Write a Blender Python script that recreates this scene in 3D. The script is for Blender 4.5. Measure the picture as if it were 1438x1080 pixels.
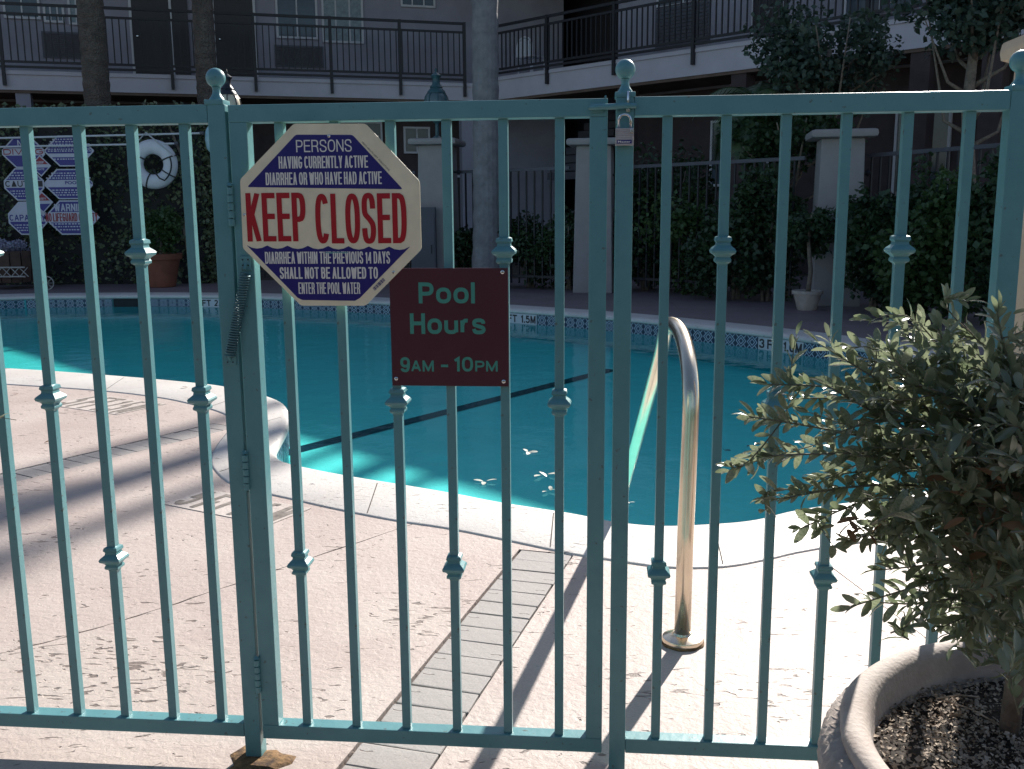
import bpy, bmesh, math, random
import numpy as np
from mathutils import Vector, Matrix
from mathutils.geometry import delaunay_2d_cdt

S = bpy.context.scene
for _o in list(bpy.data.objects): bpy.data.objects.remove(_o)
C = S.collection
rnd = random.Random(7)
rng = np.random.default_rng(7)

# ------------------------------------------------------------------ camera, sky, sun, exposure
FPX, PITCH, ROLL, EYE = 1362.77, 0.17497, -0.0074, 1.2702
cp_, sp_, cr_, sr_ = math.cos(PITCH), math.sin(PITCH), math.cos(ROLL), math.sin(ROLL)
_r, _u, _f = Vector((1, 0, 0)), Vector((0, sp_, cp_)), Vector((0, cp_, -sp_))
RIGHT, UP, FWD = cr_*_r + sr_*_u, -sr_*_r + cr_*_u, _f
cam = bpy.data.cameras.new('camera'); camo = bpy.data.objects.new('camera', cam); C.objects.link(camo)
cam.sensor_width = 36; cam.lens = FPX/1438*36; cam.clip_start = 0.05; cam.clip_end = 600
camo.matrix_world = Matrix(((RIGHT.x, UP.x, -FWD.x, 0), (RIGHT.y, UP.y, -FWD.y, 0), (RIGHT.z, UP.z, -FWD.z, EYE), (0, 0, 0, 1)))
S.camera = camo
SUN_AZ, SUN_EL = math.radians(25.8), math.radians(31.3)      # azimuth from +Y towards +X
W = bpy.data.worlds.new('World'); S.world = W; W.use_nodes = True
_n = W.node_tree.nodes; _n.clear()
_sky = _n.new('ShaderNodeTexSky'); _sky.sky_type = 'NISHITA'; _sky.sun_disc = False
_sky.sun_elevation = SUN_EL; _sky.sun_rotation = SUN_AZ; _sky.altitude = 50
_bg = _n.new('ShaderNodeBackground'); _bg.inputs[1].default_value = 0.07
_wo = _n.new('ShaderNodeOutputWorld')
W.node_tree.links.new(_sky.outputs[0], _bg.inputs[0]); W.node_tree.links.new(_bg.outputs[0], _wo.inputs[0])
sl = bpy.data.lights.new('sun', 'SUN'); sl.energy = 5.0; sl.angle = math.radians(0.53); sl.color = (1.0, 0.95, 0.88)
so = bpy.data.objects.new('sun', sl); C.objects.link(so)
SUND = Vector((math.sin(SUN_AZ)*math.cos(SUN_EL), math.cos(SUN_AZ)*math.cos(SUN_EL), math.sin(SUN_EL)))
so.rotation_euler = SUND.to_track_quat('Z', 'Y').to_euler(); so.location = SUND*40
S.view_settings.view_transform = 'Standard'; S.view_settings.look = 'None'
S.view_settings.exposure = 0.8; S.view_settings.gamma = 1.0; S.view_settings.use_curve_mapping = False

# ------------------------------------------------------------------ survey helpers: photo pixel -> point on a known plane
def ray(px, py):
    return RIGHT*((px-719)/FPX) + UP*((540-py)/FPX) + FWD
def G(px, py, z=0.0):
    d = ray(px, py); t = (z-EYE)/d.z
    return Vector((d.x*t, d.y*t, z))
def D(px, py, Y):
    d = ray(px, py); t = Y/d.y
    return Vector((d.x*t, Y, EYE+d.z*t))
FTH, FD = -0.0919, 2.0559
FDI = Vector((math.cos(FTH), math.sin(FTH), 0)); FN = Vector((math.sin(FTH), -math.cos(FTH), 0))   # along, towards the viewer
def F(px, py, off=0.0):
    """photo pixel -> (u, z) on the fence's front plane moved off towards the viewer"""
    d = ray(px, py); o = Vector((0, FD, 0)) + FN*off
    n = FN; t = (o - Vector((0, 0, EYE))).dot(n)/d.dot(n)
    p = Vector((0, 0, EYE)) + d*t
    return (p - Vector((0, FD, 0))).dot(FDI), p.z

# ------------------------------------------------------------------ mesh helpers
class MB:
    def __init__(s): s.v = []; s.f = []
    def add(s, vs, fs):
        b = len(s.v); s.v += [tuple(v) for v in vs]; s.f += [tuple(i+b for i in f) for f in fs]; return s
    def box(s, x0, x1, y0, y1, z0, z1, bev=0.0):
        if x0 > x1: x0, x1 = x1, x0
        if y0 > y1: y0, y1 = y1, y0
        if z0 > z1: z0, z1 = z1, z0
        if bev <= 0:
            vs = [(x, y, z) for z in (z0, z1) for y in (y0, y1) for x in (x0, x1)]
            return s.add(vs, [(0, 2, 3, 1), (4, 5, 7, 6), (0, 1, 5, 4), (2, 6, 7, 3), (0, 4, 6, 2), (1, 3, 7, 5)])
        bm = bmesh.new(); bmesh.ops.create_cube(bm, size=1)
        for v in bm.verts:
            v.co = Vector(((x0+x1)/2 + v.co.x*(x1-x0), (y0+y1)/2 + v.co.y*(y1-y0), (z0+z1)/2 + v.co.z*(z1-z0)))
        bmesh.ops.bevel(bm, geom=bm.edges[:], offset=bev, segments=2, affect='EDGES', profile=0.6)
        bm.verts.index_update()
        s.add([v.co[:] for v in bm.verts], [tuple(v.index for v in f.verts) for f in bm.faces]); bm.free(); return s
    def tube(s, path, rad, n=8, caps=True):
        P = [Vector(p) for p in path]; m = len(P)
        R = rad if isinstance(rad, (list, tuple)) else [rad]*m
        T = [(P[min(i+1, m-1)]-P[max(i-1, 0)]).normalized() for i in range(m)]
        a = Vector((0, 0, 1)) if abs(T[0].z) < .9 else Vector((1, 0, 0))
        N = (a - T[0]*a.dot(T[0])).normalized(); vs = []
        for i in range(m):
            N = (N - T[i]*N.dot(T[i])).normalized(); B = T[i].cross(N)
            for k in range(n):
                an = 2*math.pi*k/n
                vs.append(P[i] + (N*math.cos(an)+B*math.sin(an))*R[i])
        fs = [(i*n+k, i*n+(k+1) % n, (i+1)*n+(k+1) % n, (i+1)*n+k) for i in range(m-1) for k in range(n)]
        if caps: fs += [tuple(range(n-1, -1, -1)), tuple((m-1)*n+k for k in range(n))]
        return s.add(vs, fs)
    def lathe(s, prof, n=24, c=(0, 0), square=False, wob=None):
        vs = []
        for (r, z) in prof:
            for k in range(n):
                an = 2*math.pi*(k+(.5 if square else 0))/n
                rr = r*(math.sqrt(2) if square and n == 4 else 1)
                if wob: rr += wob(an, z, r)
                vs.append((c[0]+rr*math.cos(an), c[1]+rr*math.sin(an), z))
        m = len(prof)
        fs = [(i*n+k, i*n+(k+1) % n, (i+1)*n+(k+1) % n, (i+1)*n+k) for i in range(m-1) for k in range(n)]
        fs += [tuple(range(n-1, -1, -1)), tuple((m-1)*n+k for k in range(n))]
        return s.add(vs, fs)
    def prism_xz(s, poly, y0, y1):
        n = len(poly); vs = [(x, y0, z) for x, z in poly]+[(x, y1, z) for x, z in poly]
        fs = [tuple(range(n)), tuple(range(2*n-1, n-1, -1))]+[(i, i+n, (i+1) % n+n, (i+1) % n) for i in range(n)]
        return s.add(vs, fs)
    def xform(s, M):
        s.v = [tuple(M @ Vector(v)) for v in s.v]; return s
    def mesh(s, name, mat, smooth=False):
        me = bpy.data.meshes.new(name); me.from_pydata(s.v, [], s.f)
        bm = bmesh.new(); bm.from_mesh(me); bmesh.ops.recalc_face_normals(bm, faces=bm.faces[:])
        bm.to_mesh(me); bm.free()
        if mat: me.materials.append(mat)
        if smooth: me.polygons.foreach_set('use_smooth', [True]*len(me.polygons))
        return me
    def build(s, name, mat, parent=None, smooth=False, auto=None):
        me = s.mesh(name, mat, smooth)
        if auto: 
            me.polygons.foreach_set('use_smooth', [True]*len(me.polygons)); me.set_sharp_from_angle(angle=math.radians(auto))
        return link(name, me, parent)
def link(name, me, parent=None, loc=None, rot=None):
    o = bpy.data.objects.new(name, me); C.objects.link(o)
    if parent: o.parent = parent
    if loc is not None: o.location = loc
    if rot is not None: o.rotation_euler = rot
    return o
def tag(o, label=None, cat=None, group=None, kind=None):
    if label: o['label'] = label
    if cat: o['category'] = cat
    if group: o['group'] = group
    if kind: o['kind'] = kind
    return o
def thing(name, label, cat, loc=(0, 0, 0), rz=0.0, group=None):
    o = bpy.data.objects.new(name, None); C.objects.link(o); o.location = loc; o.rotation_euler = (0, 0, rz)
    o.empty_display_size = .1
    return tag(o, label, cat, group)
def copy_tree(o, parent=None):
    c = o.copy(); C.objects.link(c); c.parent = parent
    for ch in list(o.children): copy_tree(ch, c)
    return c
def npmesh(name, V, Fc, mat, nper):
    me = bpy.data.meshes.new(name); V = np.asarray(V, dtype=np.float32); Fc = np.asarray(Fc, dtype=np.int32)
    me.vertices.add(len(V)); me.vertices.foreach_set('co', V.ravel())
    me.loops.add(Fc.size); me.loops.foreach_set('vertex_index', Fc.ravel())
    me.polygons.add(len(Fc)); me.polygons.foreach_set('loop_start', np.arange(0, Fc.size, nper, dtype=np.int32))
    me.update(calc_edges=True); me.materials.append(mat); me.polygons.foreach_set('use_smooth', [True]*len(me.polygons))
    return me

# ------------------------------------------------------------------ materials
def mat(name, col, rough=0.6, var=0.0, vs=8.0, bump=0.0, bs=60.0, metal=0.0, col2=None, spec=0.5, det=5, sub=None):
    m = bpy.data.materials.new(name); m.use_nodes = True; nt = m.node_tree; b = nt.nodes['Principled BSDF']
    b.inputs['Base Color'].default_value = (*col, 1); b.inputs['Roughness'].default_value = rough
    b.inputs['Metallic'].default_value = metal; b.inputs['Specular IOR Level'].default_value = spec
    tc = nt.nodes.new('ShaderNodeTexCoord')
    if var > 0 or col2:
        n = nt.nodes.new('ShaderNodeTexNoise'); n.inputs['Scale'].default_value = vs; n.inputs['Detail'].default_value = det
        n.inputs['Roughness'].default_value = .65
        nt.links.new(tc.outputs['Object'], n.inputs['Vector'])
        r = nt.nodes.new('ShaderNodeValToRGB'); r.color_ramp.elements[0].position = .32; r.color_ramp.elements[1].position = .68
        c2 = col2 or tuple(min(1, c*(1+var)) for c in col); c1 = col if col2 else tuple(c*(1-var) for c in col)
        r.color_ramp.elements[0].color = (*c1, 1); r.color_ramp.elements[1].color = (*c2, 1)
        nt.links.new(n.outputs['Fac'], r.inputs['Fac']); nt.links.new(r.outputs['Color'], b.inputs['Base Color'])
    if bump > 0:
        n2 = nt.nodes.new('ShaderNodeTexNoise'); n2.inputs['Scale'].default_value = bs; n2.inputs['Detail'].default_value = 4
        nt.links.new(tc.outputs['Object'], n2.inputs['Vector'])
        bp = nt.nodes.new('ShaderNodeBump'); bp.inputs['Strength'].default_value = 1.0; bp.inputs['Distance'].default_value = bump
        nt.links.new(n2.outputs['Fac'], bp.inputs['Height']); nt.links.new(bp.outputs['Normal'], b.inputs['Normal'])
    return m
def leafmat(name, c1, c2, rough=.45, trans=.25, scale=9.0, spec=.5):
    m = mat(name, c1, rough, col2=c2, vs=scale, det=2, spec=spec)
    nt = m.node_tree; b = nt.nodes['Principled BSDF']; out = nt.nodes['Material Output']
    t = nt.nodes.new('ShaderNodeBsdfTranslucent'); mx = nt.nodes.new('ShaderNodeMixShader'); mx.inputs[0].default_value = trans
    src = b.inputs['Base Color'].links[0].from_socket
    hs = nt.nodes.new('ShaderNodeHueSaturation'); hs.inputs['Value'].default_value = 1.5; hs.inputs['Saturation'].default_value = .95
    nt.links.new(src, hs.inputs['Color']); nt.links.new(hs.outputs[0], t.inputs['Color'])
    nt.links.new(b.outputs[0], mx.inputs[1]); nt.links.new(t.outputs[0], mx.inputs[2]); nt.links.new(mx.outputs[0], out.inputs[0])
    return m

M = {}
# painted teal steel with runs, grime and chips
m = mat('teal_paint', (.105, .235, .245), .36, bump=.0006, bs=55, spec=.5); M['teal'] = m
nt = m.node_tree; b = nt.nodes['Principled BSDF']; tc = [n for n in nt.nodes if n.type == 'TEX_COORD'][0]
n1 = nt.nodes.new('ShaderNodeTexNoise'); n1.inputs['Scale'].default_value = 7; n1.inputs['Detail'].default_value = 6; n1.inputs['Roughness'].default_value = .7
n2 = nt.nodes.new('ShaderNodeTexNoise'); n2.inputs['Scale'].default_value = 75; n2.inputs['Detail'].default_value = 3
nt.links.new(tc.outputs['Object'], n1.inputs[0]); nt.links.new(tc.outputs['Object'], n2.inputs[0])
r1 = nt.nodes.new('ShaderNodeValToRGB'); r1.color_ramp.elements[0].position = .3; r1.color_ramp.elements[1].position = .7
r1.color_ramp.elements[0].color = (.105, .268, .292, 1); r1.color_ramp.elements[1].color = (.14, .33, .35, 1)
r2 = nt.nodes.new('ShaderNodeValToRGB'); r2.color_ramp.elements[0].position = .665; r2.color_ramp.elements[1].position = .71
r2.color_ramp.elements[0].color = (0, 0, 0, 1); r2.color_ramp.elements[1].color = (.55, .55, .55, 1)
mx = nt.nodes.new('ShaderNodeMixRGB'); mx.inputs[2].default_value = (.10, .06, .035, 1)
nt.links.new(n1.outputs['Fac'], r1.inputs[0]); nt.links.new(n2.outputs['Fac'], r2.inputs[0])
nt.links.new(r1.outputs[0], mx.inputs[1]); nt.links.new(r2.outputs[0], mx.inputs[0]); nt.links.new(mx.outputs[0], b.inputs['Base Color'])

def ground_mat(name, cA, cB, rough=.75, pits=True, pitcol=(.09, .06, .05), bumpd=.004, pit_scale=26, spec=.5, worn=()):
    m = bpy.data.materials.new(name); m.use_nodes = True; nt = m.node_tree; b = nt.nodes['Principled BSDF']
    b.inputs['Roughness'].default_value = rough; b.inputs['Specular IOR Level'].default_value = spec
    tc = nt.nodes.new('ShaderNodeTexCoord'); L = nt.links.new
    def noise(sc, det=6, rg=.6, dist=0):
        n = nt.nodes.new('ShaderNodeTexNoise'); n.inputs['Scale'].default_value = sc; n.inputs['Detail'].default_value = det
        n.inputs['Roughness'].default_value = rg; n.inputs['Distortion'].default_value = dist; L(tc.outputs['Object'], n.inputs[0]); return n
    def ramp(src, p0, p1, a, bb):
        r = nt.nodes.new('ShaderNodeValToRGB'); r.color_ramp.elements[0].position = p0; r.color_ramp.elements[1].position = p1
        r.color_ramp.elements[0].color = (*a, 1); r.color_ramp.elements[1].color = (*bb, 1); L(src, r.inputs[0]); return r
    big = noise(1.7, 8, .62, .3); base = ramp(big.outputs['Fac'], .33, .67, cA, cB)
    fine = noise(160, 2); fr = ramp(fine.outputs['Fac'], .3, .7, (.86, .86, .86), (1.06, 1.06, 1.06))
    mm = nt.nodes.new('ShaderNodeMixRGB'); mm.blend_type = 'MULTIPLY'; mm.inputs[0].default_value = 1
    L(base.outputs[0], mm.inputs[1]); L(fr.outputs[0], mm.inputs[2]); col = mm.outputs[0]
    h = noise(38, 5, .6, .4); hs = h.outputs['Fac']
    bp = nt.nodes.new('ShaderNodeBump'); bp.inputs['Distance'].default_value = bumpd; bp.inputs['Strength'].default_value = .9
    if pits:
        # short trowel pits: stretched noise, gated by a patchy mask
        mp = nt.nodes.new('ShaderNodeMapping'); mp.inputs['Scale'].default_value = (.55, 1.5, 1); mp.inputs['Rotation'].default_value = (0, 0, .5)
        L(tc.outputs['Object'], mp.inputs[0])
        pn = nt.nodes.new('ShaderNodeTexNoise'); pn.inputs['Scale'].default_value = pit_scale; pn.inputs['Detail'].default_value = 2.5
        pn.inputs['Distortion'].default_value = 1.1; L(mp.outputs[0], pn.inputs[0])
        gate = noise(2.3, 3, .6); gr = ramp(gate.outputs['Fac'], .38, .68, (.0, .0, .0), (.11, .11, .11))
        gsrc = gr.outputs[0]
        for (wx, wy, wr, wk, wcol) in worn:       # scuffed, patched places
            vd = nt.nodes.new('ShaderNodeVectorMath'); vd.operation = 'DISTANCE'; vd.inputs[1].default_value = (wx, wy, 0); L(tc.outputs['Object'], vd.inputs[0])
            wn = noise(5.5, 5, .65); w1 = nt.nodes.new('ShaderNodeMath'); w1.operation = 'MULTIPLY_ADD'; w1.inputs[1].default_value = wr*1.6; L(wn.outputs['Fac'], w1.inputs[0]); L(vd.outputs['Value'], w1.inputs[2])
            wr_ = ramp(w1.outputs[0], wr*1.25, wr*1.9, (wk, wk, wk), (0, 0, 0)) if wr*1.9 < 1 else ramp(w1.outputs[0], .6, .98, (wk, wk, wk), (0, 0, 0))
            a2 = nt.nodes.new('ShaderNodeMath'); a2.operation = 'ADD'; L(gsrc, a2.inputs[0]); L(wr_.outputs[0], a2.inputs[1]); gsrc = a2.outputs[0]
            cm = nt.nodes.new('ShaderNodeMixRGB'); cm.inputs[2].default_value = (*wcol, 1); cs = nt.nodes.new('ShaderNodeMath'); cs.operation = 'MULTIPLY'; cs.inputs[1].default_value = 3.2; cs.use_clamp = True
            L(wr_.outputs[0], cs.inputs[0]); L(cs.outputs[0], cm.inputs[0]); L(col, cm.inputs[1]); col = cm.outputs[0]
        ad = nt.nodes.new('ShaderNodeMath'); ad.operation = 'ADD'; L(pn.outputs['Fac'], ad.inputs[0]); L(gsrc, ad.inputs[1])
        pr = ramp(ad.outputs[0], .715, .76, (0, 0, 0), (1, 1, 1))
        mk = nt.nodes.new('ShaderNodeMixRGB'); mk.inputs[2].default_value = (*pitcol, 1)
        ms = nt.nodes.new('ShaderNodeMath'); ms.operation = 'MULTIPLY'; ms.inputs[1].default_value = .75
        L(pr.outputs[0], ms.inputs[0]); L(ms.outputs[0], mk.inputs[0]); L(col, mk.inputs[1]); col = mk.outputs[0]
        sb = nt.nodes.new('ShaderNodeMath'); sb.operation = 'SUBTRACT'; L(hs, sb.inputs[0]); L(pr.outputs[0], sb.inputs[1]); hs = sb.outputs[0]
    L(hs, bp.inputs['Height']); L(bp.outputs[0], b.inputs['Normal']); L(col, b.inputs['Base Color'])
    return m
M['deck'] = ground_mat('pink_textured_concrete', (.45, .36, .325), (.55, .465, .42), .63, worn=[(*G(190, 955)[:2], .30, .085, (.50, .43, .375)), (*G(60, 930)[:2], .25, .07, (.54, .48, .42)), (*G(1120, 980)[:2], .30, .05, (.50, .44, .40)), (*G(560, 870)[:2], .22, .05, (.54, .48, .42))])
nt = M['deck'].node_tree; b = nt.nodes['Principled BSDF']; L = nt.links.new      # shade on the far and right deck painted in as a mauve multiply
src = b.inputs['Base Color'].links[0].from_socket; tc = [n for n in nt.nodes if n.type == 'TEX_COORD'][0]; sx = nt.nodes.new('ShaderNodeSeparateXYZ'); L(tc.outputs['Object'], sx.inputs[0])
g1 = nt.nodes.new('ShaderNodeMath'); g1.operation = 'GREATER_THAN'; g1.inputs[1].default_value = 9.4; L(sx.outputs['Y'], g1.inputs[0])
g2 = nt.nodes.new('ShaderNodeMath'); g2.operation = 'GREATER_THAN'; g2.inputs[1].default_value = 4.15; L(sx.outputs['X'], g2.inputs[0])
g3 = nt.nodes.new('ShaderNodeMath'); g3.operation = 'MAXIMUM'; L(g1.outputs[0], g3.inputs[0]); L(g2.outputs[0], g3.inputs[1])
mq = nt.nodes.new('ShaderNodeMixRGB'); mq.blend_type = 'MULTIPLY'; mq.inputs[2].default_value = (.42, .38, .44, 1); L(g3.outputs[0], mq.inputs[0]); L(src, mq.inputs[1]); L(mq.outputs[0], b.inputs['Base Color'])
M['brick'] = ground_mat('pale_paver_brick', (.33, .30, .285), (.43, .395, .375), .8, pits=True, bumpd=.002, pit_scale=34)
M['coping'] = ground_mat('pale_coping_concrete', (.62, .57, .53), (.72, .68, .64), .5, pitcol=(.2, .18, .17), bumpd=.0025, pit_scale=40)
M['bed'] = mat('joint_sand', (.07, .055, .045), .95, var=.4, vs=30)
M['earth'] = mat('dry_earth', (.10, .075, .055), .95, var=.3, vs=2, bump=.01, bs=20)
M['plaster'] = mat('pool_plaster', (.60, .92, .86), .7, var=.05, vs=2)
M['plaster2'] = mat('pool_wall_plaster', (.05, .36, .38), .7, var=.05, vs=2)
M['lane'] = mat('navy_lane_tile', (.012, .02, .05), .4)
M['stucco'] = mat('cool_white_stucco', (.34, .33, .39), .9, var=.12, vs=1.1, bump=.004, bs=40)
M['shade_brown'] = mat('dark_brown_shade', (.075, .055, .055), .85, var=.2, vs=3)  # shade under the balconies put into the ground floor colour
M['fascia'] = mat('white_fascia', (.55, .53, .59), .8, var=.06, vs=2)
M['pillar'] = mat('white_pillar_stucco', (.31, .285, .285), .85, var=.08, vs=3, bump=.003, bs=50)
M['tan'] = mat('tan_stucco', (.52, .40, .30), .85, var=.1, vs=6, bump=.003, bs=90)
M['soffit'] = mat('brown_soffit', (.16, .11, .085), .85, var=.2, vs=3)
M['iron'] = mat('black_iron', (.015, .016, .022), .5, var=.2, vs=20)
M['doorm'] = mat('dark_door', (.02, .018, .022), .4, var=.2, vs=5)
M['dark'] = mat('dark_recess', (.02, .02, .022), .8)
M['glass'] = mat('dark_window_glass', (.06, .085, .11), .12, var=.3, vs=1.2)
M['curtain'] = mat('pale_curtain', (.25, .31, .34), .5, var=.25, vs=14)
M['frame'] = mat('white_window_frame', (.62, .62, .65), .6)
M['grille'] = mat('grey_grille', (.10, .105, .13), .5, var=.1)
M['palmbark'] = mat('palm_bark', (.13, .105, .095), .95, col2=(.24, .20, .175), vs=3.5, bump=.03, bs=8)
m = mat('palm_boot_bark', (.10, .085, .075), .95, col2=(.20, .165, .14), vs=5); M['palmbark'] = m
nt = m.node_tree; tc = nt.nodes.new('ShaderNodeTexCoord'); mp = nt.nodes.new('ShaderNodeMapping'); mp.inputs['Scale'].default_value = (5, 5, 8.5)
vo = nt.nodes.new('ShaderNodeTexVoronoi'); vo.distance = 'CHEBYCHEV'; bp = nt.nodes.new('ShaderNodeBump'); bp.inputs['Distance'].default_value = .05; bp.inputs['Strength'].default_value = 1
nt.links.new(tc.outputs['Object'], mp.inputs[0]); nt.links.new(mp.outputs[0], vo.inputs['Vector']); nt.links.new(vo.outputs['Distance'], bp.inputs['Height']); nt.links.new(bp.outputs[0], nt.nodes['Principled BSDF'].inputs['Normal'])
M['palmsmooth'] = mat('smooth_palm_bark', (.17, .165, .18), .9, col2=(.26, .255, .27), vs=6, bump=.01, bs=25)
M['bark'] = mat('grey_bark', (.20, .16, .125), .9, var=.35, vs=25, bump=.004, bs=80)
M['twig'] = mat('olive_twig', (.22, .20, .14), .8, var=.2, vs=40)
M['ivy'] = leafmat('ivy_leaf', (.02, .04, .016), (.20, .23, .12), .42, .15, 7.0)
M['shrub'] = leafmat('dark_shrub_leaf', (.018, .042, .018), (.045, .08, .03), .5, .12, 2.0)
M['shrub2'] = leafmat('fresh_shrub_leaf', (.03, .065, .02), (.07, .12, .035), .5, .15, 2.0)
M['vine'] = leafmat('grey_green_vine_leaf', (.03, .055, .04), (.07, .105, .07), .5, .15, 2.0)
M['frond'] = leafmat('palm_frond', (.035, .075, .03), (.08, .14, .05), .4, .15, 2.0)
M['olive'] = leafmat('olive_leaf', (.11, .145, .075), (.25, .275, .175), .2, .38, 14.0, .9)
M['deadleaf'] = leafmat('dry_brown_leaf', (.16, .09, .05), (.26, .16, .09), .6, .3, 20.0)
M['terracotta'] = mat('terracotta', (.24, .085, .05), .8, var=.2, vs=5)
M['potpink'] = mat('old_pink_concrete_pot', (.42, .35, .31), .8, col2=(.58, .51, .46), vs=9, bump=.0015, bs=110)
M['soil'] = mat('mulch_soil', (.035, .025, .018), .95, var=.4, vs=30, bump=.01, bs=50)
M['mulch'] = mat('mulch_chip', (.16, .11, .07), .9, col2=(.60, .50, .40), vs=45)
M['steel'] = mat('brushed_stainless', (.76, .66, .52), .24, metal=1.0, var=.06, vs=12, bump=.0001, bs=200)
M['lockbody'] = mat('laminated_steel', (.50, .45, .44), .45, metal=.35, var=.1, vs=60)
M['chrome'] = mat('polished_steel', (.75, .75, .75), .2, metal=1.0)
M['springm'] = mat('painted_spring', (.10, .20, .22), .4, metal=.4, var=.2, vs=50)
M['signcream'] = mat('yellowed_cream_sign', (.90, .785, .56), .38, var=.09, vs=16, det=8)
M['signblue'] = mat('sign_navy_ink', (.020, .012, .17), .35)
M['signred'] = mat('sign_red_ink', (.45, .008, .018), .35)
M['signwhite'] = mat('sign_white_ink', (.82, .78, .72), .35)
M['maroon'] = mat('maroon_plate', (.088, .022, .034), .33, var=.08, vs=6)
M['mint'] = mat('mint_green_ink', (.07, .32, .25), .4)
M['blackink'] = mat('black_ink', (.02, .02, .025), .5)
M['swhite'] = mat('weathered_white_sign', (.50, .50, .60), .45, var=.05, vs=5)
M['sblue'] = mat('blue_sign_print', (.035, .035, .23), .45)
M['sred'] = mat('red_sign_print', (.28, .02, .035), .45)
M['ringwhite'] = mat('white_ring_foam', (.66, .66, .72), .5, var=.06, vs=8)
M['rope'] = mat('dark_rope', (.04, .04, .045), .9)
M['rope2'] = mat('pale_rope', (.5, .5, .52), .9)
M['polem'] = mat('white_pole', (.6, .6, .64), .4)
M['wood'] = mat('old_barrel_wood', (.08, .045, .035), .8, var=.3, vs=6)
M['cartm'] = mat('cream_cart_iron', (.40, .38, .36), .6)
M['flowers'] = leafmat('pale_violet_petal', (.25, .24, .34), (.42, .40, .5), .6, .2, 12)
M['lampblack'] = mat('lamp_black_metal', (.02, .022, .03), .35)
M['lampteal'] = mat('lamp_teal_metal', (.035, .10, .12), .4)
M['lampglass'] = mat('cream_lamp_glass', (.62, .56, .44), .35)
M['lampglass2'] = mat('smoky_lamp_glass', (.10, .15, .17), .3)
M['blue_plastic'] = mat('pale_blue_plastic', (.35, .55, .62), .4)
M['plastic'] = mat('white_plastic', (.80, .82, .9), .4)
M['rust'] = mat('rusty_grout', (.30, .17, .07), .9, col2=(.05, .03, .02), vs=40, bump=.006, bs=60)
M['grout'] = mat('pale_grout', (.30, .36, .40), .8)
M['roofm'] = mat('roof_gravel', (.25, .22, .2), .9, var=.1, vs=4)
M['cabinet'] = mat('grey_cabinet', (.09, .09, .11), .6, var=.1, vs=3)
M['fleaf'] = leafmat('pale_floating_leaf', (.42, .38, .30), (.62, .58, .5), .5, .1, 30)

# water: clear tinted surface over an absorbing body
m = bpy.data.materials.new('pool_water'); m.use_nodes = True; nt = m.node_tree; nt.nodes.clear(); L = nt.links.new
out = nt.nodes.new('ShaderNodeOutputMaterial'); tr = nt.nodes.new('ShaderNodeBsdfTransparent'); tr.inputs[0].default_value = (.90, .99, 1, 1)
gl = nt.nodes.new('ShaderNodeBsdfGlossy'); gl.inputs['Roughness'].default_value = .03
fr = nt.nodes.new('ShaderNodeFresnel'); geo = nt.nodes.new('ShaderNodeNewGeometry'); ir = nt.nodes.new('ShaderNodeMapRange')
ir.inputs['To Min'].default_value = 1.33; ir.inputs['To Max'].default_value = 1/1.33      # the surface is unrefracted, so the same reflectance holds from both sides
L(geo.outputs['Backfacing'], ir.inputs['Value']); L(ir.outputs[0], fr.inputs['IOR'])
tc = nt.nodes.new('ShaderNodeTexCoord'); nz = nt.nodes.new('ShaderNodeTexNoise'); nz.inputs['Scale'].default_value = 4.5; nz.inputs['Detail'].default_value = 4
bp = nt.nodes.new('ShaderNodeBump'); bp.inputs['Distance'].default_value = .009; bp.inputs['Strength'].default_value = .6
L(tc.outputs['Object'], nz.inputs[0]); L(nz.outputs['Fac'], bp.inputs['Height']); L(bp.outputs[0], gl.inputs['Normal']); L(bp.outputs[0], fr.inputs['Normal'])
mx = nt.nodes.new('ShaderNodeMixShader'); L(fr.outputs[0], mx.inputs[0]); L(tr.outputs[0], mx.inputs[1]); L(gl.outputs[0], mx.inputs[2]); L(mx.outputs[0], out.inputs['Surface'])
va = nt.nodes.new('ShaderNodeVolumeAbsorption'); va.inputs['Color'].default_value = (.02, .90, .90, 1); va.inputs['Density'].default_value = .95
L(va.outputs[0], out.inputs['Volume']); M['water'] = m

# patterned pool tile: linked circle-and-diamond lattice in each tile's own coordinates
m = bpy.data.materials.new('navy_lattice_tile'); m.use_nodes = True; nt = m.node_tree; b = nt.nodes['Principled BSDF']; L = nt.links.new
b.inputs['Roughness'].default_value = .25
tc = nt.nodes.new('ShaderNodeTexCoord'); sx = nt.nodes.new('ShaderNodeSeparateXYZ'); L(tc.outputs['Object'], sx.inputs[0])
def mth(op, a, b_=None):
    n = nt.nodes.new('ShaderNodeMath'); n.operation = op
    for i, q in enumerate((a, b_)):
        if q is None: continue
        if isinstance(q, (int, float)): n.inputs[i].default_value = q
        else: L(q, n.inputs[i])
    return n.outputs[0]
ax, az = mth('ABSOLUTE', sx.outputs['X']), mth('ABSOLUTE', sx.outputs['Z'])
sm = mth('ADD', ax, az)
d1 = mth('ABSOLUTE', mth('SUBTRACT', sm, .034)); d2 = mth('ABSOLUTE', mth('SUBTRACT', sm, .066)); d3 = mth('ABSOLUTE', mth('SUBTRACT', ax, az))
dd = mth('MINIMUM', mth('MINIMUM', d1, d2), mth('ADD', d3, mth('MULTIPLY', mth('LESS_THAN', sm, .066), 1.0)))
ln = mth('LESS_THAN', dd, .0055)
mx = nt.nodes.new('ShaderNodeMixRGB'); mx.inputs[1].default_value = (.012, .04, .085, 1); mx.inputs[2].default_value = (.42, .55, .66, 1)
L(ln, mx.inputs[0]); L(mx.outputs[0], b.inputs['Base Color']); M['tile'] = m
M['plate'] = mat('white_depth_tile', (.55, .55, .58), .3)

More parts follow.
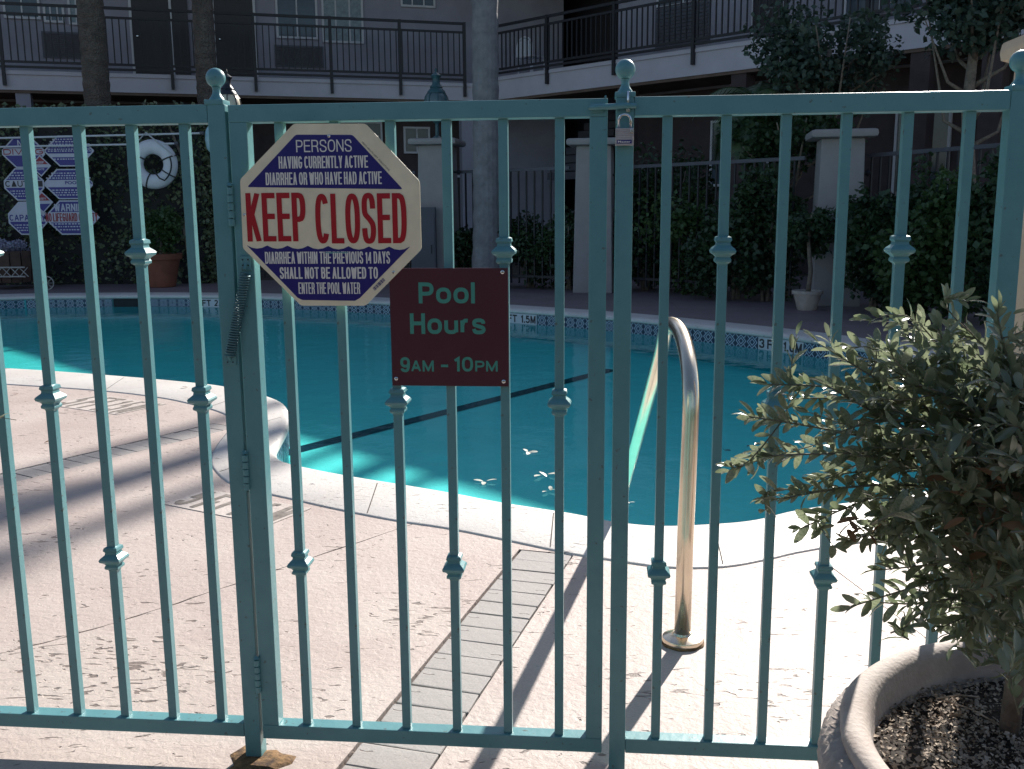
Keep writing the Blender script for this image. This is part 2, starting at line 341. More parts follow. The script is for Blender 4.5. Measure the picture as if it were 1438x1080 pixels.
# ------------------------------------------------------------------ text
def text_mesh(body, x0, x1, z0, z1, y, mt, parent, name='lettering', bold=0.0, depth=.0008, rot=0.0, flat=False):
    """lettering fitted into a box of the x-z plane (front faces -y), or the x-y plane when flat"""
    cu = bpy.data.curves.new('t', 'FONT'); cu.body = body; cu.size = 1; cu.offset = bold; cu.extrude = 0; cu.resolution_u = 3
    ob = bpy.data.objects.new('t', cu); C.objects.link(ob)
    dg = bpy.context.evaluated_depsgraph_get(); me0 = ob.evaluated_get(dg).to_mesh()
    V = np.array([v.co[:] for v in me0.vertices]); Fs = [tuple(p.vertices) for p in me0.polygons]
    ob.evaluated_get(dg).to_mesh_clear(); bpy.data.objects.remove(ob); bpy.data.curves.remove(cu)
    mn, mxx = V.min(0), V.max(0)
    sxx = (x1-x0)/(mxx[0]-mn[0]); szz = (z1-z0)/(mxx[1]-mn[1])
    X = (V[:, 0]-mn[0])*sxx+x0; Z = (V[:, 1]-mn[1])*szz+z0
    if rot:
        cx, cz = (x0+x1)/2, (z0+z1)/2; a, bb = X-cx, Z-cz
        X = cx+a*math.cos(rot)-bb*math.sin(rot); Z = cz+a*math.sin(rot)+bb*math.cos(rot)
    mb = MB()
    mb.add([(x, y, z) for x, z in zip(X, Z)] if not flat else [(x, z, y) for x, z in zip(X, Z)], Fs)
    me = bpy.data.meshes.new(name); me.from_pydata(mb.v, [], mb.f); me.materials.append(mt)
    return link(name, me, parent)


# grotesque lettering built from strokes (caps, digits and the few lower-case letters the signs need)
def _sup(a0, a1, x0=0, x1=1, y0=0, y1=1, n=2.45, k=16):
    o = []
    for i in range(k+1):
        a = math.radians(a0+(a1-a0)*i/k); c, q = math.cos(a), math.sin(a)
        o.append(((x0+x1)/2+(x1-x0)/2*math.copysign(abs(c)**(2/n), c), (y0+y1)/2+(y1-y0)/2*math.copysign(abs(q)**(2/n), q)))
    return o
def _crp(P, sub=5):
    o = []
    for i in range(len(P)-1):
        p = [P[max(i-1, 0)], P[i], P[i+1], P[min(i+2, len(P)-1)]]
        for q in range(sub):
            t = q/sub; o.append(tuple(.5*(2*p[1][j]+(-p[0][j]+p[2][j])*t+(2*p[0][j]-5*p[1][j]+4*p[2][j]-p[3][j])*t*t+(-p[0][j]+3*p[1][j]-3*p[2][j]+p[3][j])*t**3) for j in (0, 1)))
    return o+[P[-1]]
_S = _crp([(.98, .72), (.92, .90), (.72, 1), (.30, 1), (.08, .91), (.03, .74), (.12, .60), (.38, .53), (.66, .46), (.92, .37), (1, .23), (.92, .08), (.70, 0), (.28, 0), (.08, .09), (.0, .28)])
_ring = _sup(0, 360, k=40)
GL = {'A': (1.08, [[(0, -.0), (.5, 1), (1, -.0)], [(.18, .34), (.82, .34)]]), 'B': (1, [[(0, 0), (0, 1), (.58, 1)]+_sup(90, -90, .2, .93, .53, 1)[2:-2]+[(.58, .53), (0, .53)], [(.6, .53)]+_sup(90, -90, .2, 1, 0, .53)[2:-2]+[(.58, 0), (0, 0)]]),
'C': (1, [_sup(38, 322, k=30)]), 'D': (1.02, [[(0, 0), (0, 1), (.5, 1)]+_sup(90, -90, 0, 1)[2:-2]+[(.5, 0), (0, 0)]]), 'E': (.9, [[(1, 1), (0, 1), (0, 0), (1, 0)], [(0, .52), (.92, .52)]]),
'F': (.85, [[(1, 1), (0, 1), (0, -.0)], [(0, .5), (.88, .5)]]), 'G': (1.06, [_sup(40, 345, k=30)+[(.99, .46), (.58, .46)]]), 'H': (1, [[(0, 0), (0, 1)], [(1, 0), (1, 1)], [(0, .52), (1, .52)]]),
'I': (0, [[(.5, 0), (.5, 1)]]), 'K': (1.02, [[(0, 0), (0, 1)], [(1, 1), (.0, .36)], [(.32, .56), (1, 0)]]), 'L': (.85, [[(0, 1), (0, 0), (1, 0)]]), 'M': (1.25, [[(0, 0), (0, 1), (.5, .12), (1, 1), (1, 0)]]),
'N': (1.02, [[(0, 0), (0, 1), (1, 0), (1, 1)]]), 'O': (1.08, [_ring]), 'P': (.95, [[(0, 0), (0, 1), (.5, 1)]+_sup(90, -90, .1, 1, .45, 1)[2:-2]+[(.5, .45), (0, .45)]]),
'R': (1, [[(0, 0), (0, 1), (.5, 1)]+_sup(90, -90, .1, .97, .48, 1)[2:-2]+[(.5, .48), (0, .48)], [(.6, .48), (.9, .38), (.95, .18), (1, 0)]]), 'S': (1, [_S]), 'T': (.98, [[(0, 1), (1, 1)], [(.5, 1), (.5, 0)]]),
'U': (1, [[(0, 1)]+_sup(180, 360, 0, 1, 0, .7)+[(1, 1)]]), 'V': (1.05, [[(0, 1), (.5, 0), (1, 1)]]), 'W': (1.5, [[(0, 1), (.26, 0), (.5, .92), (.74, 0), (1, 1)]]), 'Y': (1.02, [[(0, 1), (.5, .42), (1, 1)], [(.5, .44), (.5, 0)]]),
'X': (1, [[(0, 0), (1, 1)], [(0, 1), (1, 0)]]), '-': (.5, [[(0, .40), (1, .40)]]), '.': (0, [[(.5, 0), (.5, .02)]]), '0': (.95, [_ring]), '1': (.45, [[(0, .78), (.9, .98), (.9, 0)]]),
'2': (.95, [_sup(165, 10, 0, 1, .45, 1)+[(.9, .55), (.0, .02), (1, .0)]]), '3': (.95, [_crp([(.02, .76), (.12, .93), (.5, 1), (.88, .92), (.93, .75), (.80, .58), (.45, .53)]), _crp([(.5, .53), (.9, .44), (1, .25), (.88, .06), (.5, 0), (.1, .07), (0, .26)])]),
'4': (1, [[(.78, 0), (.78, 1), (0, .28), (1, .28)]]), '5': (.95, [[(.92, 1), (.16, 1), (.08, .50)]+_crp([(.14, .56), (.5, .65), (.9, .53), (1, .32), (.88, .08), (.48, 0), (.1, .07), (0, .22)])]),
'8': (.95, [_sup(0, 360, .06, .94, .52, 1, k=24), _sup(0, 360, 0, 1, 0, .52, k=24)]), '9': (.95, [_sup(0, 360, 0, 1, .38, 1, k=24), _crp([(1, .7), (.98, .35), (.8, .06), (.45, 0), (.12, .07), (.03, .2)])]),
'o': (.95, [_sup(0, 360, 0, 1, 0, .70, k=30)]), 'l': (0, [[(.5, 0), (.5, 1)]]), 'u': (.88, [[(0, .70)]+_sup(180, 360, 0, 1, 0, .5)+[(1, .70)], [(1, .70), (1, 0)]]), 'r': (.48, [[(0, 0), (0, .70)], _crp([(0, .42), (.25, .62), (.6, .69), (1, .68)])]),
's': (.85, [[(x, y*.70) for x, y in _S]])}
def _stroke(P, t, ext=0.0):
    P = [Vector(p) for p in P]
    if ext and (P[0]-P[-1]).length > t*.05:
        P[0] = P[0]-(P[1]-P[0]).normalized()*ext; P[-1] = P[-1]+(P[-1]-P[-2]).normalized()*ext
    Q = [P[0]]
    for p in P[1:]:
        if (p-Q[-1]).length > t*.02: Q.append(p)
    P = Q; n = len(P); closed = (P[0]-P[-1]).length < t*.05 and n > 4
    polys_ = []
    for i in range(n-1):
        d = (P[i+1]-P[i]).normalized(); m_ = Vector((-d.y, d.x))*t/2; a, b_ = P[i], P[i+1]
        polys_.append([a-m_, b_-m_, b_+m_, a+m_])
        if i+2 < n or closed:
            d2 = (P[(i+2) if i+2 < n else 1]-P[i+1]); d2.normalize(); m2 = Vector((-d2.y, d2.x))*t/2; cr2 = d.x*d2.y-d.y*d2.x
            if abs(cr2) > .02:
                sg_ = -1 if cr2 > 0 else 1; u1, u2 = m_*sg_, m2*sg_; mm = (u1+u2); k = mm.length
                if k > .35*t: mt_ = mm.normalized()*(t/2)/max(.5, (mm.normalized().dot(u1.normalized()))); polys_.append([b_, b_+u1, b_+mt_, b_+u2])
                else: polys_.append([b_, b_+u1, b_+u2])
    return polys_
def block_text(body, x0, x1, z0, z1, y, mt, parent, t=.17, tz=None, gap=.2, flat=False, name='lettering', rot=0.0):
    """t: stroke thickness as a share of the letter height (z) and, scaled, of the letter advance"""
    h = z1-z0; tk = t*h; W1 = 0; nsp = 0
    for i, c in enumerate(body): W1 += (.42 if c == ' ' else GL[c][0]); nsp += (c == ' ')
    nl = len([c for c in body if c != ' ']); ng = sum(1 for a, b_ in zip(body[:-1], body[1:]) if a != ' ' and b_ != ' ')
    tk = min(tk, (x1-x0)/(W1*1.7+nl+.75*nsp+gap*ng*1.7)); 
    # advance = unit*width + stroke for each letter, plus gaps
    unit = ((x1-x0)-(nl+.75*nsp)*tk)/(W1+gap*ng); V = []; Fc = []; x = x0
    if unit < .1*tk: unit = .1*tk
    for i, c in enumerate(body):
        if c == ' ': x += .42*unit+.75*tk; continue
        w, P = GL[c]; w *= unit; allp = []; ext = tk*.5 if c in 'EFLTG-' else 0
        for path in P:
            allp += _stroke([(x+tk/2+q[0]*w, z0+tk/2+q[1]*(h-tk)) if w > 0 else (x+tk/2, z0+q[1]*h) for q in path], tk, ext) if c != '.' else [[Vector((x, z0)), Vector((x+tk, z0)), Vector((x+tk, z0+tk)), Vector((x, z0+tk))]]
        # butt the open ends of stems out to the full letter height
        if c in 'AFHKMNPRTUVWYX14l':
            allp = [[Vector((p.x, max(z0, min(z0+h*1.0, z0+(p.y-z0-tk/2)*(h/(h-tk)) if True else p.y)))) for p in q] for q in allp] if c in 'KMNAVWYX' else allp+[[Vector((p.x-0, p.y)) for p in q] for q in ([[Vector((x+tk/2+qx*w-tk/2, z0+ya*h)), Vector((x+tk/2+qx*w+tk/2, z0+ya*h)), Vector((x+tk/2+qx*w+tk/2, z0+yb*h)), Vector((x+tk/2+qx*w-tk/2, z0+yb*h))] for qx, ya, yb in {'F': [(0, 0, .2)], 'H': [(0, 0, 1), (1, 0, 1)], 'P': [(0, 0, .2)], 'R': [(0, 0, .2), (1, 0, .1)], 'T': [(.5, 0, .2)], 'U': [(0, .6, 1), (1, .6, 1)], '1': [(.9, 0, .9)], '4': [(.78, 0, .9)]}.get(c, [])])]
        pv = []; pf = []
        for q in allp:
            q = ccw(q); a_ = sum(q[k][0]*q[(k+1) % len(q)][1]-q[(k+1) % len(q)][0]*q[k][1] for k in range(len(q)))
            if a_ < 1e-10: continue
            b0 = len(pv); pv += [Vector((p[0]*100, p[1]*100)) for p in q]; pf.append(list(range(b0, b0+len(q))))
        r_ = delaunay_2d_cdt(pv, [], pf, 0, 1e-5); b0 = len(V)
        V += [(v.x/100, v.y/100) for v in r_[0]]
        for f, oc in zip(r_[2], r_[5]):
            if len(oc): Fc.append(tuple(b0+k for k in f))
        x += w+tk
        if i+1 < len(body) and body[i+1] != ' ': x += gap*unit
    if rot:
        cx, cz = (x0+x1)/2, (z0+z1)/2; V = [(cx+(a-cx)*math.cos(rot)-(b_-cz)*math.sin(rot), cz+(a-cx)*math.sin(rot)+(b_-cz)*math.cos(rot)) for a, b_ in V]
    me = bpy.data.meshes.new(name); me.from_pydata([(a, y, b_) if not flat else (a, b_, y) for a, b_ in V], [], Fc); me.materials.append(mt)
    return link(name, me, parent)
def ccw(P):
    a = sum(P[i][0]*P[(i+1) % len(P)][1]-P[(i+1) % len(P)][0]*P[i][1] for i in range(len(P)))
    return P if a > 0 else P[::-1]

# ------------------------------------------------------------------ pool outline (metres): inner lip and outer edge, paired
LOOP = [((1.27,4.07),(1.15,3.52)),((1.02,3.92),(.95,3.42)),((.83,3.87),(.76,3.34)),((.60,3.85),(.55,3.34)),((.42,3.91),(.36,3.42)),
((.25,4.03),(.20,3.50)),((-.06,4.20),(-.06,3.67)),((-.25,4.33),(-.27,3.80)),((-.51,4.49),(-.50,3.91)),((-.79,4.65),(-.75,4.06)),
((-1.06,4.83),(-1.0,4.23)),((-1.22,4.98),(-1.32,4.46)),((-1.29,5.16),(-1.51,4.76)),((-1.32,5.39),(-1.60,5.01)),((-1.36,5.75),(-1.66,5.33)),
((-1.42,6.1),(-1.69,5.6)),((-1.50,6.37),(-1.73,5.86)),((-1.60,6.61),(-1.82,6.08)),((-1.78,6.86),(-1.98,6.29)),((-2.18,7.24),(-2.22,6.52)),
((-2.45,7.40),(-2.45,6.71)),((-2.85,7.60),(-2.8,6.92)),((-3.36,7.83),(-3.2,7.10)),((-3.88,8.05),(-3.65,7.26)),((-4.39,8.24),(-4.1,7.42)),
((-5.2,8.6),(-5.0,7.8)),((-6.4,9.3),(-6.1,8.55)),((-8.0,10.7),(-8.1,10.0)),((-9.2,12.2),(-9.8,12.0)),((-9.35,14.0),(-9.95,14.4)),
((-8.3,15.5),(-8.6,16.05)),((-6.5,15.75),(-6.6,16.3)),((-4.8,15.6),(-4.7,16.1)),((-3.5,15.15),(-3.25,15.6)),((-1.85,14.25),(-1.6,14.72)),
((-.03,13.0),(.25,13.4)),((1.2,12.0),(1.5,12.35)),((2.0,11.1),(2.35,11.4)),((2.95,9.85),(3.32,10.1)),((3.4,8.8),(3.83,9.0)),((3.62,8.0),(4.07,8.1)),
((3.72,7.2),(4.2,7.2)),((3.6,6.2),(4.05,6.0)),((3.2,5.3),(3.55,4.95)),((2.5,4.65),(2.7,4.15)),((1.85,4.3),(1.85,3.78))]
def cr(pts, sub=4):
    o = []; n = len(pts)
    for i in range(n):
        p = [np.array(pts[(i+k-1) % n]) for k in range(4)]
        for s in range(sub):
            t = s/sub
            o.append(.5*((2*p[1])+(-p[0]+p[2])*t+(2*p[0]-5*p[1]+4*p[2]-p[3])*t*t+(-p[0]+3*p[1]-3*p[2]+p[3])*t**3))
    return o
INN = cr([p[0] for p in LOOP]); OUT = cr([p[1] for p in LOOP]); NL = len(INN)
if sum(INN[i][0]*INN[(i+1) % NL][1]-INN[(i+1) % NL][0]*INN[i][1] for i in range(NL)) < 0: INN, OUT = INN[::-1], OUT[::-1]
WATER_Z = -.185
def floor_z(x, y): return WATER_Z - .31 + .0125*(y-4.0)

# ------------------------------------------------------------------ setting: ground, deck, brick courses, coping, pool
def rect_strip(a, b, w):
    a, b = Vector(a), Vector(b); d = (b-a).normalized(); n = Vector((-d.y, d.x))*w/2
    return [a-n, b-n, b+n, a+n]
X0, X1, Y0, Y1 = -13.0, 9.0, 0.55, 19.2
s1a = (G(731.7, 768.3)+G(804, 781.7))/2; s1b = (G(535, 1008)+G(651.7, 1006.7))/2
s1d = (s1b-s1a).normalized(); s1a2 = s1a - s1d*.00
s1end = s1a + s1d*3.6
s2lo0, s2lo1 = G(15.7, 677.5), G(277, 613)
s2d = (s2lo0-s2lo1).normalized(); s2n = Vector((-s2d.y, s2d.x, 0))
if s2n.x > 0: s2n = -s2n
s2a = s2lo1 + s2n*.1 - s2d*.30; s2b = s2a + s2d*5.0
joints = [(G(0, 918), G(90, 895)), (G(90, 895), G(167, 873)), (G(167, 873), G(233, 852)), (G(233, 852), G(333, 819)), (G(333, 819), G(478, 770)), (G(478, 770), G(640, 716))]
jl = [joints[0][0]] + [j[1] for j in joints]
polys = [[Vector((X0, Y0)), Vector((X1, Y0)), Vector((X1, Y1)), Vector((X0, Y1))], [Vector(p) for p in OUT]]
polys.append(rect_strip(s1a2.xy, s1end.xy, .216)); polys.append(rect_strip(s2a.xy, s2b.xy, .216))
def jointline(pts, w=.006):
    pts = [Vector(p[:2]) for p in pts]; Lp, Rp = [], []
    for i, p in enumerate(pts):
        d = (pts[min(i+1, len(pts)-1)]-pts[max(i-1, 0)]).normalized(); n = Vector((-d.y, d.x))*w/2
        wq = 1+.5*math.sin(i*5.1); Lp.append(p+n*wq); Rp.append(p-n*wq)
    return Lp+Rp[::-1]
jp = [Vector((jl[0].x-3.0, jl[0].y-2.2, 0))] + jl
jdense = []
for a, b_ in zip(jp[:-1], jp[1:]):
    for k in range(6):
        q = a.lerp(b_, k/6); jdense.append(Vector((q.x+rnd.uniform(-.003, .003), q.y+rnd.uniform(-.003, .003), 0)))
polys.append(jointline(jdense))
polys.append(jointline([Vector((1.15+.05*k, 3.35-.33*k, 0)) for k in range(14)]))
polys.append(jointline([Vector((-13+.9*k, 2.0+.9*k*.30+.0*k, 0)) for k in range(9)]))
for q in ((-11, 16.9), (-2.2, 15.3, ), (2.2, 12.6)):
    polys.append(jointline([Vector((q[0]+.03*k, q[1]+.5*k, 0)) for k in range(5)]))
def ccw(P):
    a = sum(P[i][0]*P[(i+1) % len(P)][1]-P[(i+1) % len(P)][0]*P[i][1] for i in range(len(P)))
    return P if a > 0 else P[::-1]
polys = [ccw(p) for p in polys]
vv = []; ff = []
for p in polys:
    b0 = len(vv); vv += [Vector((q[0], q[1])) for q in p]; ff.append(list(range(b0, b0+len(p))))
res = delaunay_2d_cdt(vv, [], ff, 0, 1e-5)
V2, F2, ofc = res[0], res[2], res[5]
bm = bmesh.new(); bv = [bm.verts.new((v.x, v.y, 0)) for v in V2]
for f, oc in zip(F2, ofc):
    if 0 in oc and len(set(oc)) == 1: bm.faces.new([bv[i] for i in f])
for v in [v for v in bm.verts if not v.link_faces]: bm.verts.remove(v)
bmesh.ops.recalc_face_normals(bm, faces=bm.faces[:])
if sum(f.normal.z for f in bm.faces) < 0: bmesh.ops.reverse_faces(bm, faces=bm.faces[:])
be = [e for e in bm.edges if len(e.link_faces) == 1]
ex = bmesh.ops.extrude_edge_only(bm, edges=be)
for g in ex['geom']:
    if isinstance(g, bmesh.types.BMVert): g.co.z = -.03
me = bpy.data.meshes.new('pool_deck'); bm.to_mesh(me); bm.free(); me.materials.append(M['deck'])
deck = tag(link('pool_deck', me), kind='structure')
# sandy bed under the joints and courses (with a hole for the pool)
bm = bmesh.new(); bv = [bm.verts.new((v.x, v.y, -.022)) for v in V2]
for f, oc in zip(F2, ofc):
    if 0 in oc and 1 not in oc: bm.faces.new([bv[i] for i in f])
me = bpy.data.meshes.new('joint_bed'); bm.to_mesh(me); bm.free(); me.materials.append(M['bed']); tag(link('joint_bed', me), kind='structure')
g = MB()
for (a, b_, c, d) in ((-150, 150, -80, Y0), (-150, 150, Y1, 250), (-150, X0, Y0, Y1), (X1, 150, Y0, Y1)):
    g.add([(a, c, -.03), (b_, c, -.03), (b_, d, -.03), (a, d, -.03)], [(0, 1, 2, 3)])
tag(g.build('ground', M['earth']), kind='structure')

def inpoly(x, y, P):
    c = False; n = len(P); j = n-1
    for i in range(n):
        if (P[i][1] > y) != (P[j][1] > y) and x < (P[j][0]-P[i][0])*(y-P[i][1])/(P[j][1]-P[i][1])+P[i][0]: c = not c
        j = i
    return c
brick_me = []
for k in range(5):
    rr = random.Random(k); mb = MB(); mb.box(-.1, .1, -.0485, .0485, -.03, 0, .0035)
    mb.v = [(x+rr.uniform(-.0015, .0015), y+rr.uniform(-.0015, .0015), z) for x, y, z in mb.v]
    brick_me.append(mb.mesh('brick', M['brick']))
for (a, d, n) in ((s1a2, s1d, 36), (s2a, s2d, 50)):
    for i in range(n):
        p = a + d*(.052+i*.1015)
        if inpoly(p.x, p.y, OUT): continue
        o = link('brick', brick_me[rnd.randrange(5)], deck, (p.x+rnd.uniform(-.002, .002), p.y, rnd.uniform(-.0035, .0)))
        o.rotation_euler = (rnd.uniform(-.008, .008), rnd.uniform(-.006, .006), math.atan2(d.y, d.x)-math.pi/2+rnd.uniform(-.015, .015)+(math.pi if rnd.random() < .5 else 0))

# coping: bullnose section swept round the pool
prof = [(1.0, -.03), (1.0, .002), (.97, .006), (.5, .007), (.14, .007), (.07, .003), (.025, -.008), (.0, -.026), (.02, -.045), (.07, -.055), (.3, -.056)]
vs = []; fs = []; NP = len(prof)
for i in range(NL):
    a, b_ = INN[i], OUT[i]
    for t, z in prof: vs.append((a[0]+(b_[0]-a[0])*t, a[1]+(b_[1]-a[1])*t, z))
for i in range(NL):
    j = (i+1) % NL
    for k in range(NP-1): fs.append((i*NP+k, j*NP+k, j*NP+k+1, i*NP+k+1))
mb = MB(); mb.add(vs, fs); cop = tag(mb.build('pool_coping', M['coping'], smooth=True), kind='structure')
for i in range(6, NL, 13):     # hairline joints in the coping
    a, b_ = Vector((*INN[i], .0078)), Vector((*OUT[i], .0078)); d = (b_-a); n = Vector((-d.y, d.x, 0)).normalized()*.0022; a1 = a.lerp(b_, .16); b1 = a.lerp(b_, .96)
    j = MB(); j.box(0, 1, 0, 1, 0, 1); j.v = []; j.f = []
    j.add([a1-n, b1-n, b1+n, a1+n], [(0, 1, 2, 3)]); j.build('coping_joint', M['bed'], cop)
# pool shell
WALL = [INN[i]+(OUT[i]-INN[i])*.07 for i in range(NL)]
vs = []; fs = []
for i in range(NL):
    x, y = WALL[i]
    vs += [(x, y, -.05), (x, y, floor_z(x, y))]
for i in range(NL):
    j = (i+1) % NL; fs.append((2*i, 2*j, 2*j+1, 2*i+1))
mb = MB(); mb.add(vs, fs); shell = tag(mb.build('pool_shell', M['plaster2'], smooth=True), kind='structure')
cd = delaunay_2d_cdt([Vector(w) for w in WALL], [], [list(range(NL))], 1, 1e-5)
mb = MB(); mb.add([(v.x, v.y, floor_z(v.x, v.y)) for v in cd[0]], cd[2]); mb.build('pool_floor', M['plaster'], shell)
la, lb = G(424, 634, floor_z(0, 5.6)), G(860, 520, floor_z(0, 10))
la.z = floor_z(la.x, la.y)+.004; lb.z = floor_z(lb.x, lb.y)+.004
d = (lb-la).normalized(); n = Vector((-d.y, d.x, 0))*.075
la2 = la-d*.6; la2.z = floor_z(la2.x, la2.y)+.004
mb = MB(); mb.add([la2-n, lb-n, lb+n, la2+n], [(0, 1, 2, 3)]); mb.build('lane_line', M['lane'], shell)
# water
WW = [INN[i]+(OUT[i]-INN[i])*.16 for i in range(NL)]      # the water body runs just behind the wall face
cd = delaunay_2d_cdt([Vector(w) for w in WW], [], [list(range(NL))], 1, 1e-5)
vs = [(v.x, v.y, WATER_Z) for v in cd[0]]; nb = len(vs); vs += [(v.x, v.y, -1.2) for v in cd[0]]
fs = [tuple(f) for f in cd[2]] + [tuple(i+nb for i in f[::-1]) for f in cd[2]]
for i in range(NL): fs.append((i, (i+1) % NL, (i+1) % NL+nb, i+nb))
mb = MB(); mb.add(vs, fs); tag(mb.build('pool_water', M['water']), kind='structure')

# waterline tiles
TW = .152
tb = MB(); tb.box(-.0745, .0745, -.004, .004, -.0665, .0665, .0012); tile_me = tb.mesh('waterline_tile', M['tile'])
acc = [0.0]
for i in range(NL): acc.append(acc[-1]+float(np.linalg.norm(np.array(WALL[(i+1) % NL])-WALL[i])))
def wall_at(s):
    s = s % acc[-1]
    for i in range(NL):
        if acc[i+1] >= s:
            t = (s-acc[i])/(acc[i+1]-acc[i]+1e-9); a, b_ = WALL[i], WALL[(i+1) % NL]; p = a+(b_-a)*t; d = (b_-a)/np.linalg.norm(b_-a); return p, d
def s_near(q):
    best = None
    for i in range(NL*3):
        s = acc[-1]*i/(NL*3); p, _ = wall_at(s); dd = (p[0]-q[0])**2+(p[1]-q[1])**2
        if best is None or dd < best[0]: best = (dd, s)
    return best[1]
nt_ = int(acc[-1]/TW); marks = []
for (px, py, txt) in ((283, 427, '8 FT 2.4 M'), (725, 448, '5 FT 1.5 M'), (1087, 487, '3 FT 1.0 M')):
    q = G(px, py, -.11); marks.append((int(round(s_near(q)/TW)), txt))
sk = int(round(s_near(G(177, 427, -.11))/TW))
cen = np.mean(np.array(WALL), axis=0)
for k in range(nt_):
    p, d = wall_at((k+.5)*acc[-1]/nt_)
    nin = np.array([-d[1], d[0]])
    if not inpoly(p[0]+nin[0]*.1, p[1]+nin[1]*.1, WALL): nin = -nin
    rz = math.atan2(nin[1], nin[0])+math.pi/2     # local -y faces the water
    loc = (p[0]+nin[0]*.004, p[1]+nin[1]*.004, -.122)
    mk = [t for (c, t) in marks if c-2 <= k < c+2]
    if mk:
        if any(c-2 == k for c, t in marks):
            p2, d2 = wall_at((k+2.0)*acc[-1]/nt_); nn = np.array([-d2[1], d2[0]])
            if not inpoly(p2[0]+nn[0]*.1, p2[1]+nn[1]*.1, WALL): nn = -nn
            rz = math.atan2(nn[1], nn[0])+math.pi/2
            mbb = MB(); mbb.box(-.30, .30, -.012, .004, -.0665, .0665, .002)
            pl = link('depth_marker', mbb.mesh('depth_marker', M['plate']), shell, (p2[0]+nn[0]*.006, p2[1]+nn[1]*.006, -.122), (0, 0, rz))
            a_, b2_ = mk[0].split(' FT ')
            block_text(a_+' FT', -.285, -.02, -.05, .05, -.0135, M['blackink'], pl, t=.2)
            block_text(b2_.replace(' M', 'M'), .04, .285, -.05, .05, -.0135, M['blackink'], pl, t=.2)
        continue
    if sk-1 <= k < sk+2:
        if k == sk: link('skimmer_mouth', MB().box(-.22, .22, -.002, .05, -.0665, .0665).mesh('skimmer_mouth', M['dark']), shell, loc, (0, 0, rz))
        continue
    link('waterline_tile', tile_me, shell, loc, (0, 0, rz))

# depth text set flat in the deck
def deck_marker(pa, pb, h, label):
    """pa -> pb : direction of reading along the ground, lettering height h"""
    d = (pb-pa); L_ = d.length; ang = math.atan2(d.y, d.x)
    t = thing('depth_plate', label, 'depth marker', ((pa.x+pb.x)/2, (pa.y+pb.y)/2, .004), ang)
    mb = MB(); mb.box(-L_/2, L_/2, -h/2, h/2, -.0035, -.001); mb.build('plate', M['platepale'], t)
    block_text('5 FT', -L_/2+.02, -.02, -h/2+.02, h/2-.02, .0006, M['blackinkw'], t, flat=True, t=.15)
    block_text('1.5 M', .03, L_/2-.02, -h/2+.02, h/2-.02, .0006, M['blackinkw'], t, flat=True, t=.15)
M['blackinkw'] = mat('worn_stencil_ink', (.10, .08, .07), .8, col2=(.30, .26, .23), vs=18)
M['platepale'] = ground_mat('pale_marker_concrete', (.50, .43, .39), (.60, .53, .49), .7, pits=False)
deck_marker(G(262, 698), G(408, 726), .26, 'worn depth marker reading 5 FT beside the near rounded tip of the coping')
deck_marker(G(103, 562), G(200, 575), .40, 'faint depth marker on the pink deck near the left far coping')

# ------------------------------------------------------------------ fence and gate
PU = .1188; UL, UG, UR = -1.0562, -.4912, .3212
ZT1, ZT2, ZB1, ZB2, ZHI, ZMID, ZLO = 1.5, 1.4619, .0897, .055, 1.1902, .8647, .4846
DEP = .038; BW = .00985
def fence_thing(name, label, cat, u):
    return thing(name, label, cat, (u*FDI.x, FD+u*FDI.y, 0), FTH)
kprof = [(.0098, .030), (.0155, .0275), (.0168, .021), (.0135, .0165), (.0145, .011), (.0225, .004), (.0250, .000), (.0235, -.005), (.0170, -.0095),
         (.0140, -.0135), (.0165, -.0185), (.0160, -.023), (.0105, -.027), (.0098, -.030)]
bm_ = MB(); bm_.box(-BW, BW, -BW, BW, ZB1-.002, ZT2+.002, .0012); picket_me = bm_.mesh('picket', M['teal'])
km = MB(); km.lathe([(a, b_) for a, b_ in kprof], 4, square=True); kmesh = km.mesh('knuckle', M['teal'])
def finial(u, parent, s=1.0, hw=.0195):
    mb = MB()
    mb.box(u-hw*1.06, u+hw*1.06, DEP/2-hw*1.06, DEP/2+hw*1.06, ZT1-.001, ZT1+.010, .0015)
    pr = [(.0165, .010), (.0155, .013), (.0115, .018), (.0085, .024), (.0078, .030), (.0085, .034), (.0095, .036)]
    R = .0205*s; cz = .0555
    for k in range(13):
        a = -math.pi/2*.84 + k*(math.pi/2*1.84)/12
        pr.append((max(R*math.cos(a), .0004), cz+R*math.sin(a)))
    mb.lathe([(r, ZT1+z) for r, z in pr], 20, c=(u, DEP/2))
    return mb.build('finial', M['teal'], parent, auto=50)
def knuckle_at(par, z): link('knuckle', kmesh, par, (0, 0, z))
def pickets(root, ubase, us, kinds):
    for u, kd in zip(us, kinds):
        p = link('picket', picket_me, root, (u-ubase, DEP/2, 0))
        knuckle_at(p, {'h': ZHI, 'm': ZMID, 'l': ZLO}[kd])
def post(root, u0, u1, ubase, z0=-.03, z1=ZT1, name='post'):
    mb = MB(); mb.box(u0-ubase, u1-ubase, 0, DEP, z0, z1, .0022)
    return mb.build(name, M['teal'], root)
# measured edges
hp0 = (F(290, 150)[0]+F(343, 1020)[0])/2; hp1 = (F(315, 150)[0]+F(367.5, 1020)[0])/2-.0022
gs0 = (F(318.5, 160)[0]+F(369.5, 1015)[0])/2; gs1 = (F(346, 200)[0]+F(392, 1010)[0])/2
ls0 = (F(827, 172)[0]+F(823.5, 1030)[0])/2; ls1 = (F(853, 140)[0]+F(845.5, 1045)[0])/2
lp0 = (F(863, 240)[0]+F(856.8, 1010)[0])/2; lp1 = (F(889, 240)[0]+F(878.5, 1010)[0])/2
ep0 = F(1399+8, 300)[0]; ep1 = ep0+.042
